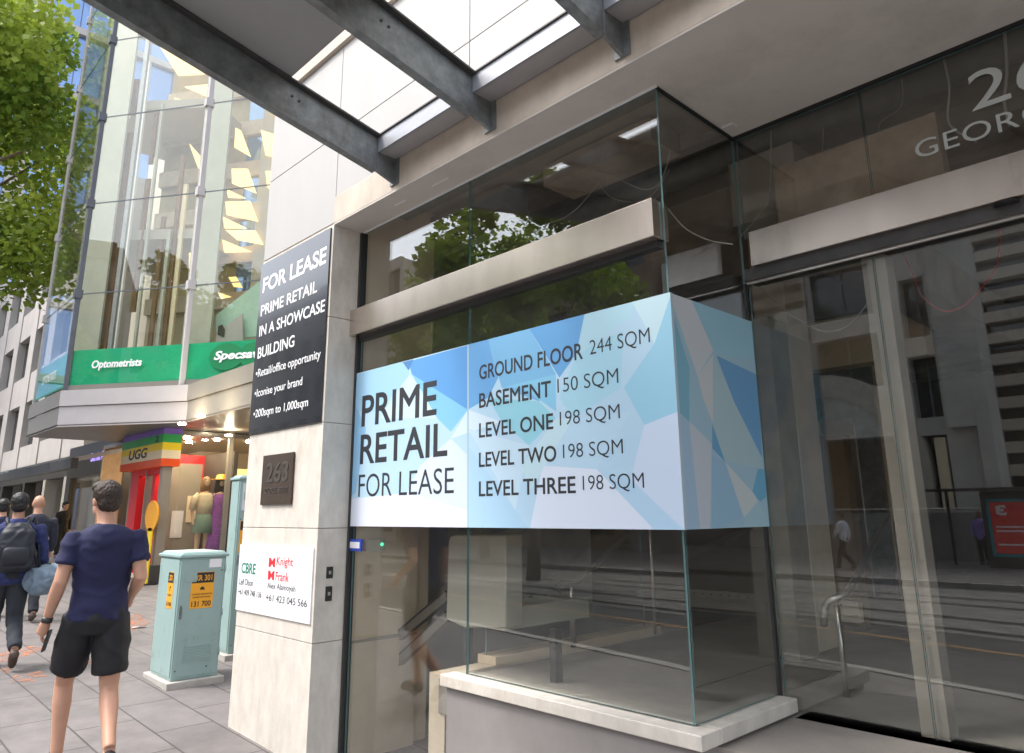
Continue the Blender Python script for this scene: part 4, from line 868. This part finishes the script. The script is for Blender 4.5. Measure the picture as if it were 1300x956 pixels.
# ------------------------------------------------------------------ far left street
def facade(root_name,label,x0,x1,y,z0,z1,nx,nz,wall,win,pier=.28,span=.35,depth=.4,face=-1,axis='x',group=None,thick=10,cat='building'):
    """building block with individually modelled window openings; axis 'x': facade runs along x facing face*y ; 'y': along y facing face*x"""
    Rt=root(root_name,label,cat,((x0+x1)/2,y,z0) if axis=='x' else (y,(x0+x1)/2,z0),0,group)
    def P(u,dep,z): return (u,y-face*dep,z) if axis=='x' else (y-face*dep,u,z)
    w=(x1-x0)/nx; h=(z1-z0)/nz; m_=MB()
    m_.box(P(x0,depth,z0-.5),P(x1,thick,z1),wall)
    for i in range(nx+1):
        a=max(x0,x0+w*i-w*pier/2); b=min(x1,x0+w*i+w*pier/2); m_.box(P(a,0,z0-.5),P(b,depth,z1),wall)
    for j in range(nz+1):
        a=max(z0-.5,z0+h*j-h*span/2); b=min(z1+.3,z0+h*j+h*span/2)
        for i in range(nx): m_.box(P(x0+w*i+w*pier/2,.05,a),P(x0+w*(i+1)-w*pier/2,depth,b),wall)
    m_.build('wall',Rt)
    a=w*(1-pier)/2; b=h*(1-span)/2
    g=MB(); 
    if axis=='x': g.box((-a,-.02,-b),(a,.02,b),win); g.box((-.03,-.04*1,-b),(.03,.04,b),'winmul'); 
    else: g.box((-.02,-a,-b),(.02,a,b),win); g.box((-.04,-.03,-b),(.04,.03,b),'winmul')
    proto=None
    for i in range(nx):
        for j in range(nz):
            c=Vector(P(x0+w*(i+.5),depth-.03,z0+h*(j+.5)))-Vector(Rt.location)
            if proto is None: proto=g.build('window',Rt,local=True); proto.location=c
            else: o=proto.copy(); COL.objects.link(o); o.parent=Rt; o.location=c
    return Rt
# across the end of view: blue glass tower, pale stone building, far end block
BT=facade('blue_glass_tower','tall blue glass tower with pale stone piers behind the street tree',-14,30,-62,0,64,8,11,'whitest','bluewin',.24,.10,.5,1,'y',thick=14)
WB=facade('white_stone_building','pale stone street building with slanted soffit beyond the glass corner',-62,-30,7.2,.4,15,8,4,'whitest','darkwin',.3,.4,.4,-1,'x',thick=12)
EB=facade('end_block','distant beige office block closing the left end of the street',-24,7,-120,1,34,9,9,'conc2','darkwin',.3,.4,.5,1,'y',thick=16)
# shops beyond with glass awning
GA=root('glass_awning','glass street awning with dark edge beam over the farther shops','awning',(-32,5.5,3.4))
ya=4.6; zA=onY(60,600,ya); 
A0=onY(90,567,ya+0); xr=onY(90,590,ya).x; zt=onY(60,588,ya).z; zl=onY(60,600,ya).z
m_=MB(); m_.box((-52,ya,zl),(xr,ya+.15,zt),'charcoal'); m_.build('edge_beam',GA)
m_=MB(); m_.hex([(-52,ya,zt),(xr,ya,zt),(xr,8,zt+.9),(-52,8,zt+.9),(-52,ya,zt+.02),(xr,ya,zt+.02),(xr,8,zt+.92),(-52,8,zt+.92)],'glass2'); m_.build('glass_roof',GA)
for i in range(8):
    x=xr-.1-2.2*i; m_=MB(); m_.hex([(x-.04,ya,zt-.1),(x+.04,ya,zt-.1),(x+.04,8,zt+.8),(x-.04,8,zt+.8),(x-.04,ya,zt),(x+.04,ya,zt),(x+.04,8,zt+.9),(x-.04,8,zt+.9)],'fasc'); m_.build('bracket',GA)
FS=root('corner_store_front','glazed dark shopfront with white sign lettering below the glass awning','shopfront',(-38,6.6,.5))
yf=6.6
m_=MB(); m_.box((-52,yf,2.9),(-29.1,yf+.4,3.6),'charcoal'); 
for x in (-52,-46,-40.5,-36,-32.5,-29.5): m_.box((x,yf,.3),(x+.35,yf+.4,2.9),'charcoal' if x<-35 else 'whitest')
m_.build('frame',FS)
m_=MB(); m_.box((-51.5,yf+1.4,.3),(-36,yf+1.5,2.9),'shopint'); m_.box((-36,yf+1.0,.3),(-29.1,yf+1.1,2.9),'whitest'); m_.build('display',FS)
text('lettering','OO',FS,'whitetext',(onY(-12,600,yf).x,yf-.01,onY(3,612,yf).z),PX,PZ,onY(12,600,yf).x-onY(-12,600,yf).x,.45,.02,.3)

# ------------------------------------------------------------------ opposite side (seen in the glass)
def mir(u,v,y,pl=3.82): p=onY(u,v,2*pl-y); return p.x,p.z
LV=facade('louvred_office_tower','concrete office tower with long horizontal window strips across the street',-11.6,24,-46,-.3,36,1,26,'conc2','darkwin',.02,.5,.9,1,'x',thick=16)
# arch building
AB=root('arch_building','grey stone building with tall arch and recessed windows across the street','building',(-10,-24,-.3))
ya=-24.2
def wallwith(x0,x1,z0,z1,holes,y0,y1,k):
    """wall from x0..x1 with rectangular holes"""
    m_=MB(); xs_=sorted({x0,x1,*[h[0] for h in holes],*[h[1] for h in holes]}); zs_=sorted({z0,z1,*[h[2] for h in holes],*[h[3] for h in holes]})
    for a,b in zip(xs_,xs_[1:]):
        for c,d in zip(zs_,zs_[1:]):
            mx_,mz_=(a+b)/2,(c+d)/2
            if any(h[0]<mx_<h[1] and h[2]<mz_<h[3] for h in holes): continue
            m_.box((a,y0,c),(b,y1,d),k)
    return m_
holes=[(-13.4,-10.6,9.6+.15,12.2),(-13.5,-10.55,6.6,8.9),(-9.5,-8.55,8.4,10.9),(-9.5,-8.5,5.1,7.6),(-9.4,-8.5,1.5,4.4),(-19.5,-15,9.6,12.2),(-19.5,-15,6.6,8.9)]
wallwith(-20,-6.9,4.5,14,holes[:4]+holes[5:],ya-.8,ya,'conc1').build('upper_wall',AB)
wallwith(-9.9,-6.9,-.3,4.5,[(-9.4,-8.5,1.5,4.4)],ya-.8,ya,'conc1').build('pier_wall',AB)
for hx in holes:
    m_=MB(); m_.box((hx[0]-.05,ya-.75,hx[2]-.05),(hx[1]+.05,ya-.65,hx[3]+.05),'darkwin'); m_.box(((hx[0]+hx[1])/2-.04,ya-.66,hx[2]),((hx[0]+hx[1])/2+.04,ya-.6,hx[3]),'winmul'); m_.build('window',AB)
m_=MB(); m_.box((-7.35,ya-1.2,-.3),(-6.88,ya+.35,16),'conc1'); m_.box((-8.3,ya,4.6),(-7.35,ya+.4,14),'conc1'); m_.build('pier',AB)
# arch ring
ring=[]; cx,cz,ro,ri=-13.4,3.2,4.2,3.2
m_=MB()
for i in range(16):
    a0_,a1_=math.pi*i/16,math.pi*(i+1)/16
    q=[(cx+ri*math.cos(a0_),ya+.05,cz+ri*math.sin(a0_)),(cx+ro*math.cos(a0_),ya+.05,cz+ro*math.sin(a0_)),(cx+ro*math.cos(a1_),ya+.05,cz+ro*math.sin(a1_)),(cx+ri*math.cos(a1_),ya+.05,cz+ri*math.sin(a1_))]
    m_.prism(q,(0,-.9,0),'conc2')
m_.box((cx-ro,ya-.85,-.3),(cx-ri,ya+.05,cz),'conc2'); m_.box((cx+ri,ya-.85,-.3),(cx+ro,ya+.05,cz),'conc2'); m_.build('arch',AB)
m_=MB(); m_.box((-20,ya-4,-.3),(-8.1,ya-3.9,8),'brick'); m_.box((-20,ya-4,-.3),(-19,ya,8),'brick'); m_.box((-20,ya-10,4.5),(-10,ya-.9,14),'brick'); m_.box((-10,ya-1.6,4.5),(-7.4,ya-.9,14),'brick'); m_.build('inner_wall',AB)
m_=MB(); m_.box((-9.0,ya-.3,1.5),(-8.6,ya-.1,4.3),'creamst'); m_.build('pale_blind',AB)
# low granite wall with rail
LW=root('low_granite_wall','low grey granite wall with metal top rail across the street','wall',(-8,-23,-.3))
m_=MB()
for i in range(12): m_.box((-22+1.8*i+.01,-23.4,-.3),(-22+1.8*(i+1)-.01,-23.1,1.42),'wallst')
m_.build('wall',LW); tb('rail',[(-22,-23.2,1.56),(1,-23.2,1.56)],.035,'stainless',LW)
# advertising kiosk
KI=root('advertising_kiosk','dark bus shelter end panel with cyan framed red poster across the street','kiosk',(-6.2,-20.2,-.3))
m_=MB(); m_.box((-6.75,-20.5,-.3),(-4.6,-20.2,2.1),'charcoal'); m_.build('case',KI,bevel=.02)
m_=MB(); m_.box((-6.60,-20.2,.05),(-4.75,-20.17,1.85),'cyan'); m_.build('frame',KI)
m_=MB(); m_.box((-6.50,-20.17,.15),(-4.85,-20.155,1.75),'poster_red'); m_.build('poster',KI)
text('lettering','3',KI,'whitetext',(-6.05,-20.15,1.32),-PX,PZ,.3,.34,.05)
m_=MB()
for z in (.95,.82,.4): m_.box((-6.4,-20.155,z),(-5.0,-20.150,z+.05),'whitetext')
m_.build('printed_bars',KI)
m_=MB(); m_.box((-8.2,-20.9,2.12),(-3.5,-19.6,2.2),'charcoal'); m_.build('roof',KI)
for x in (-7.9,-3.8):
    m_=MB(); m_.box((x,-20.8,-.3),(x+.08,-20.7,2.12),'charcoal'); m_.build('leg',KI)
# street wall left across
facade('brown_office_block','brown brick office block across the street beyond the arch building',-42,-20.5,-24,-.3,17,8,5,'brick','darkwin',.3,.4,.4,1,'x',thick=12)
facade('cream_office_block','cream precast office block farther along across the street',-78,-44,-25,-.3,21,11,6,'conc2','darkwin',.3,.35,.4,1,'x',thick=12)
facade('corner_office_block','plain grey office block across the street to the right of the kiosk',-4,22,-36,-.3,13,8,4,'conc1','darkwin',.3,.4,.4,1,'x',thick=8)

# ------------------------------------------------------------------ trees
def tree(label,x,y,zc,rx,rz,n,trunk_r,seed,leaf=.20,top=None):
    rr=random.Random(seed); z0=gz(x,y); Rt=root('plane_tree',label,'tree',(x,y,z0),0,'street plane trees')
    m_=MB(); m_.tube([(x,y,z0-.2),(x+.1,y,z0+1.5),(x,y+.1,zc-rz*.6),(x+.2,y,zc+rz*.3)],[trunk_r*1.3,trunk_r,trunk_r*.75,trunk_r*.25],'bark',12); m_.build('trunk',Rt)
    cl=[]
    while len(cl)<46:
        a=Vector((rr.uniform(-1,1),rr.uniform(-1,1),rr.uniform(-1,1)))
        if .35<a.length<1: cl.append((Vector((x+a.x*rx,y+a.y*rx,zc+a.z*rz)),rr.uniform(.16,.34)*rx,rr.random()))
    for c,_,_ in cl[:16]:
        st=Vector((x,y,zc-rz*rr.uniform(.3,.75))); m_=MB(); mid=(st+c)/2+Vector((0,0,-.2)); m_.tube([st,mid,c],[trunk_r*.4,trunk_r*.22,.03],'bark',7); m_.build('branch',Rt)
    vs=[];fs=[];cs=[]
    for i in range(n):
        c,r,t=cl[rr.randrange(len(cl))]
        d=Vector((rr.gauss(0,1),rr.gauss(0,1),rr.gauss(0,.8))).normalized()*(r*rr.uniform(.25,1.05)**.6)
        p=c+d; s_=leaf*rr.uniform(.5,1.15)
        a=Vector((rr.gauss(0,1),rr.gauss(0,1),rr.gauss(0,.7))).normalized(); b=a.cross(Vector((rr.gauss(0,1),rr.gauss(0,1),rr.gauss(0,1)))).normalized()
        k=len(vs); vs+=[p-a*s_*.5,p-b*s_*.42+a*s_*.05,p+a*s_*.55,p+b*s_*.42+a*s_*.05]; fs.append((k,k+1,k+2,k+3)); q=rr.random()*.4+t*.6
        cs.append((.11+.30*q,.20+.30*q,.025+.05*q,1))
    me=bpy.data.meshes.new('crown'); off=Vector((x,y,z0)); me.from_pydata([tuple(v-off) for v in vs],[],fs); ca=me.color_attributes.new('Col','FLOAT_COLOR','CORNER')
    for p in me.polygons:
        for li in p.loop_indices: ca.data[li].color=cs[p.index]
    me.materials.append(M['leaf']); o=bpy.data.objects.new('crown',me); COL.objects.link(o); o.parent=Rt
tree('big leafy plane tree standing at the kerb left of the glass corner building',-26.0,.2,12.8,5.0,6.3,44000,.28,4,leaf=.25)
tree('smaller plane tree by the near kerb that shows mirrored in the bay glass',-15.0,-9.3+.0,8.3,3.4,3.6,12000,.17,9,leaf=.26)
tree('plane tree across the road near the brown office block',-24.0,-15.5,9.0,4.0,4.4,9000,.2,12,leaf=.3)

# ------------------------------------------------------------------ people
def limb(mb,pts,rs,k): mb.tube(pts,rs,k,14)
def person(label,P,loc,rotz,vox=.012,h=1.75):
    """P: dict of joint positions for a 1.80 m figure facing +y"""
    s=h/1.8; Rt=root('person',label,'person',loc,rotz)
    V=lambda p:Vector(p)*s
    skin=P.get('skin','skin'); sh=P['shirt']; le=P['legs']; J=P['J']
    head=V(J['head']); neck=V(J['neck'])
    mb=MB()
    # head
    hd=MB()
    hy=J.get('yaw',0); rot=Matrix.Rotation(hy,3,'Z')
    def hb(m_,c,r,k,seg=18,n=12):
        i0=len(m_.v); m_.ball((0,0,0),r,k,seg,n)
        for i in range(i0,len(m_.v)): m_.v[i]=tuple(rot@(Vector(m_.v[i])+Vector(c)*s)+head)
    rr_=lambda a,b,c:(a*s,b*s,c*s)
    hb(mb,(0,-.008,.025),rr_(.076,.094,.098),skin); hb(mb,(0,.022,-.055),rr_(.056,.066,.068),skin); hb(mb,(0,.045,-.085),rr_(.03,.035,.028),skin)
    hb(mb,(0,.098,-.022),rr_(.013,.018,.026),skin,8,6); hb(mb,(0,.082,-.062),rr_(.024,.012,.009),skin,8,6)
    for q in (-1,1): hb(mb,(q*.078,-.005,-.012),rr_(.012,.022,.034),skin,10,8)
    limb(mb,[neck+V((0,-.01,-.06)),neck,(neck+head)/2+V((0,0,-.01)),head+V((0,-.005,-.03))],[.072*s,.060*s,.056*s,.055*s],skin)
    # torso
    tor=[(c[0]*s,c[1]*s,c[2]*s,c[3]*s,c[4]*s) for c in P['torso']]
    mb.rings(tor,skin,20)
    for side in ('L','R'):
        a=[V(p) for p in J['arm'+side]]
        limb(mb,[a[0],a[0].lerp(a[1],.3),a[0].lerp(a[1],.7),a[1],a[1].lerp(a[2],.3),a[1].lerp(a[2],.75),a[2]],[x*s for x in (.058,.054,.046,.042,.043,.032,.027)],skin)
        # hand: palm, four unequal fingers, thumb
        d=(a[2]-a[1]).normalized(); inw=Vector((1 if side=='L' else -1,0,0)); inw=(inw-d*inw.dot(d)).normalized(); f=d.cross(inw); f=f if f.y>0 else -f
        w=a[2]; pe=w+d*.085*s
        mb.tube([w,w+d*.03*s,pe],[.027*s,.034*s,.036*s],skin,12,(1,1))
        for i_,ln in enumerate((.072,.08,.075,.058)):
            o=pe+f*(.026-.0175*i_)*s-d*.01*s; p1=o+d*ln*.5*s+inw*.004*s; p2=p1+d*ln*.3*s+inw*.018*s; p3=p2+d*ln*.1*s+inw*.022*s
            mb.tube([o,p1,p2,p3],[.0098*s,.0092*s,.0086*s,.007*s],skin,8)
        o=w+d*.03*s+f*.026*s; mb.tube([o,o+d*.03*s+f*.02*s+inw*.008*s,o+d*.055*s+f*.022*s+inw*.018*s],[.013*s,.011*s,.009*s],skin,8)
        l=[V(p) for p in J['leg'+side]]
        limb(mb,[l[0],l[0].lerp(l[1],.35),l[0].lerp(l[1],.75),l[1],l[1].lerp(l[2],.28),l[1].lerp(l[2],.7),l[2]],[x*s for x in (.088,.082,.066,.056,.057,.042,.037)],skin)
        ft=V(P['toe'+side]); limb(mb,[l[2]+V((0,-.02,-.02)),l[2].lerp(ft,.5),ft],[.04*s,.036*s,.026*s],skin)
    mb.build('body',Rt,local=True,remesh=vox,smooth_it=3)
    # hair
    if P.get('hair'):
        hm=MB()
        if P.get('bald'):
            hb(hm,(0,-.03,-.005),rr_(.082,.080,.060),P['hair'])
        else:
            hb(hm,(0,-.022,.038),rr_(.086,.094,.098),P['hair']); hb(hm,(0,-.050,-.015),rr_(.076,.062,.07),P['hair'])
            hb(hm,(.0,.035,.085),rr_(.070,.065,.045),P['hair'])
        hm.build('hair',Rt,local=True,remesh=.005,smooth_it=2,fold=(.006,60,28,True))
    # shirt
    sm=MB(); e=.014
    sm.rings([(c[0],c[1],c[2],c[3]+e*s,c[4]+e*s) for c in tor if c[2]>=P.get('hem',.9)*s-.001],sh,24)
    for side in ('L','R'):
        a=[V(p) for p in J['arm'+side]]; sl=P.get('sleeve',.55); out=[]
        if sl<=1:
            pts=[a[0].lerp(a[1],-.08),a[0].lerp(a[1],.1),a[0].lerp(a[1],sl*.6),a[0].lerp(a[1],sl)]; sm.tube(pts,[.058*s,.066*s,.066*s,.066*s],sh,16)
        else:
            pts=[a[0].lerp(a[1],-.05),a[0].lerp(a[1],.1),a[1],a[1].lerp(a[2],.4),a[1].lerp(a[2],.95)]; sm.tube(pts,[.06*s,.072*s,.056*s,.052*s,.038*s],sh,14)
    sm.build('shirt' if not P.get('jacket') else 'jacket',Rt,local=True,remesh=.011,smooth_it=4,fold=(.011,6.5,9,True))
    # trousers or shorts
    tm=MB(); lo=[c for c in tor if c[2]<=1.06*s]
    tm.rings([(c[0],c[1],c[2],c[3]+.008*s,c[4]+.008*s) for c in lo],le,20)
    for side in ('L','R'):
        l=[V(p) for p in J['leg'+side]]
        if P.get('shorts'):
            tm.tube([l[0]+V((0,0,.05)),l[0].lerp(l[1],.3),l[0].lerp(l[1],.76)],[.10*s,.112*s,.100*s],le,18)
        else:
            tm.tube([l[0]+V((0,0,.05)),l[0].lerp(l[1],.4),l[1],l[1].lerp(l[2],.4),l[1].lerp(l[2],.97)],[.10*s,.092*s,.074*s,.068*s,.060*s],le,16)
    tm.build('shorts' if P.get('shorts') else 'trousers',Rt,local=True,remesh=.011,smooth_it=4,fold=(.010,8,6,True))
    for side in ('L','R'):
        l=[V(p) for p in J['leg'+side]]; ft=V(P['toe'+side]); bk=l[2]+V((0,-.03,-.045)); 
        q=MB(); q.tube([bk+V((0,-.02,0)),bk,l[2].lerp(ft,.45)+V((0,0,-.01)),ft,ft+(ft-l[2]).normalized()*.03*s],[.03*s,.045*s,.046*s,.038*s,.02*s],P.get('shoes','shoe'),14); q.build('shoe',Rt,local=True)
    return Rt
TORSO=[(0,0,.84,.13,.10),(0,-.01,.92,.168,.120),(0,0,1.02,.160,.112),(0,.005,1.12,.150,.102),(0,.005,1.24,.168,.112),(0,0,1.35,.186,.118),(0,-.008,1.43,.190,.108),(0,-.01,1.49,.135,.085),(0,-.01,1.53,.06,.06)]
BIG=[(c[0],c[1],c[2],c[3]*.97,c[4]*1.0) for c in TORSO]
man=dict(J=dict(head=(-.03,.045,1.695),neck=(-.01,.01,1.55),yaw=R(28),armL=[(-.185,0,1.45),(-.24,-.05,1.17),(-.285,.03,.93)],armR=[(.185,0,1.45),(.225,-.09,1.18),(.20,.12,1.03)],
 legL=[(-.095,0,.90),(-.13,.20,.51),(-.125,.16,.09)],legR=[(.095,0,.90),(.115,-.03,.48),(.115,-.36,.20)]),toeL=(-.13,.33,.035),toeR=(.115,-.26,.05),torso=BIG,shirt='navy',legs='blackcloth',shorts=True,hair='hair',shoes='blackcloth',hem=.92,sleeve=.62)
d=ray(126,760); t=6.0/math.hypot(d.x,d.y); mp=CAM+d*t
mn=person('man in navy t-shirt and black shorts walking away beside the teal cabinet',man,(mp.x,mp.y,gz(mp.x)),R(80),vox=.0085,h=1.86)
# watch and phone
m_=MB(); m_.tube([(-.279*1.033,.015,.985),(-.285*1.033,.022,.955)],.034,'dark',14); m_.build('wristwatch',mn,local=True)
ph=root('mobile_phone','black mobile phone held in the left hand of the man in navy','phone',(0,0,0)); m_=MB(); m_.box((-.036,-.004,-.07),(.036,.004,.07),'dark'); m_.build('case',ph,local=True,bevel=.003)
m_=MB(); m_.box((-.032,.0042,-.064),(.032,.005,.064),'darkwin'); m_.build('screen',ph,local=True)
bpy.context.view_layer.update(); ph.location=mn.matrix_world@Vector((-.275,.07,.83)); ph.rotation_euler=(R(12),R(0),R(80+70))

bp=dict(J=dict(head=(0,.03,1.69),neck=(0,.0,1.55),yaw=R(-10),armL=[(-.2,0,1.45),(-.27,.0,1.17),(-.2,.2,1.12)],armR=[(.2,0,1.45),(.28,-.02,1.18),(.31,.05,.93)],
 legL=[(-.09,0,.90),(-.09,.17,.50),(-.09,.14,.09)],legR=[(.09,0,.90),(.10,.02,.48),(.11,-.36,.22)]),toeL=(-.09,.30,.035),toeR=(.11,-.30,.06),torso=BIG,shirt='shirtb',legs='jeans',hair='hairbl',skin='skin2',hem=.84,sleeve=1.5)
d=ray(8,760); t=9.8/math.hypot(d.x,d.y); bpz=CAM+d*t
BM=person('man in blue checked shirt with black backpack walking at the left edge',bp,(bpz.x,bpz.y,gz(bpz.x)),R(84),vox=.011,h=1.78)
BK=root('backpack','black nylon backpack on the back of the man in checked shirt','backpack',BM.location,R(84)); m_=MB(); m_.rings([(0,-.20,.98,.10,.05),(0,-.225,1.02,.16,.10),(0,-.23,1.2,.17,.11),(0,-.22,1.38,.15,.09),(0,-.19,1.47,.08,.05)],'bagblk',20,pw=.7); m_.build('bag',BK,local=True,remesh=.012,smooth_it=3,fold=(.012,9,9,True))
m_=MB(); m_.rings([(0,-.30,1.04,.10,.04),(0,-.325,1.08,.12,.045),(0,-.325,1.20,.12,.045),(0,-.30,1.24,.10,.04)],'bagblk',16,pw=.6); m_.build('front_pocket',BK,local=True)
for q in (-1,1): tb_=MB(); tb_.tube([(q*.09,-.16,1.45),(q*.10,-.04,1.52),(q*.11,.09,1.46),(q*.13,.13,1.3),(q*.15,.02,1.1)],.018,'bagblk',8); tb_.build('strap',BK,local=True)
DU=root('duffel_bag','slate blue duffel bag slung at the right hip of the man with the backpack','duffel bag',BM.location,R(84)); m_=MB(); m_.tube([(.20,-.22,.86),(.22,-.2,.86),(.34,-.04,.87),(.44,.14,.88),(.46,.16,.88)],[.05,.13,.145,.13,.05],'baggrey',18); m_.build('bag',DU,local=True,remesh=.012,smooth_it=3,fold=(.022,9,12,True))
m_=MB(); m_.tube([(.24,-.16,.74),(.16,-.06,.87),(.24,-.08,1.02),(.36,.0,1.03)],.014,'bagblk',8); m_.build('carry_band',DU,local=True)
m_=MB(); m_.tube([(.25,-.15,.98),(.2,-.02,1.4),(.16,.0,1.53),(.12,.14,1.4),(.25,.12,1.0)],.012,'bagblk',8); m_.build('strap',DU,local=True)
TOR=TORSO
def walker(armsw,legsw,**k):
    d_=dict(J=dict(head=(0,.03,1.69),neck=(0,0,1.55),yaw=0,armL=[(-.2,0,1.45),(-.26,-.06*armsw,1.17),(-.26,.04-.1*armsw,.92)],armR=[(.2,0,1.45),(.26,.08*armsw,1.18),(.25,.22*armsw,.98)],
     legL=[(-.09,0,.90),(-.09,.18*legsw,.50),(-.09,.24*legsw,.09)],legR=[(.09,0,.90),(.09,.0,.48),(.09,-.28*legsw,.14)]),toeL=(-.09,.15+.24*legsw,.035),toeR=(.09,.12-.28*legsw,.04),torso=TOR,hem=.84,sleeve=1.5)
    d_.update(k); return d_
def place(u,dist,label,P,rz,h):
    d=ray(u,700); t=dist/math.hypot(d.x,d.y); p=CAM+d*t; return person(label,P,(p.x,p.y,gz(p.x,p.y)),rz,vox=.016,h=h)
place(41,13.2,'bald man in dark suit walking ahead of the man with the backpack',walker(.6,.8,shirt='suit',legs='trous',jacket=True,hair=None),R(85),1.78)
place(-4,14,'person in dark jacket cut by the left picture edge',walker(.6,.5,shirt='navy',legs='trous',jacket=True,hair='hairbl'),R(85),1.72)
place(75,26,'woman in black standing by the pale shop wall in the distance',walker(.1,.1,shirt='blackcloth',legs='blackcloth',hair='hairbl'),R(-60),1.66)
w1=person('man in pale shirt with shoulder strap striding on the far pavement',walker(1,1.2,shirt='shirtw',legs='trous',hair='hairbl',skin='skin2'),(-9.99,-16.99,-.3),R(95),vox=.02,h=1.76)
m_=MB(); m_.tube([(-.16,.02,1.46),(0,.16,1.25),(.19,.08,.98)],.02,'bagblk',8); m_.build('shoulder_strap',w1,local=True)
person('man in lilac shirt and dark trousers standing by the kiosk',walker(.1,.15,shirt='shirtp',legs='trous',hair='hairbl',bald=True,skin='skin2'),(-7.2,-21.6,-.3),R(10),vox=.02,h=1.78)
person('person in pale top walking on the far pavement nearer the arch',walker(.8,.9,shirt='shirtw',legs='jeans',hair='hair'),(-13.9,-17.6,-.3),R(-90),vox=.02,h=1.7)

# ------------------------------------------------------------------ light
W=bpy.data.worlds.new('World'); scn.world=W; W.use_nodes=True; N=W.node_tree.nodes; L=W.node_tree.links
bg=N['Background']; sk=N.new('ShaderNodeTexSky'); sk.sky_type='NISHITA'; sk.sun_disc=False
SE,SAZ=58,215   # elevation; azimuth measured so the sun stands over the street, to the left
sk.sun_elevation=R(SE); sk.air_density=1; sk.dust_density=3.0; sk.ozone_density=1
sd=Vector((-.55,-.83,0)).normalized()*math.cos(R(SE))+Vector((0,0,math.sin(R(SE))))
sk.sun_rotation=math.atan2(sd.x,sd.y)
hs=N.new('ShaderNodeHueSaturation'); hs.inputs['Saturation'].default_value=.42; L.new(sk.outputs[0],hs.inputs['Color']); L.new(hs.outputs[0],bg.inputs[0]); bg.inputs[1].default_value=.15
su=bpy.data.lights.new('sun','SUN'); su.energy=.75; su.angle=R(12); su.color=(1,.95,.88); so=bpy.data.objects.new('sun',su); COL.objects.link(so)
so.rotation_euler=(-sd).to_track_quat('-Z','Y').to_euler(); so.location=(-10,-20,40)
scn.view_settings.view_transform='Standard'; scn.view_settings.look='None'; scn.view_settings.gamma=1; scn.view_settings.exposure=1.95; scn.view_settings.use_curve_mapping=False
scn.render.engine='CYCLES'; scn.cycles.max_bounces=10; scn.cycles.transparent_max_bounces=24; scn.cycles.glossy_bounces=6; scn.cycles.diffuse_bounces=5
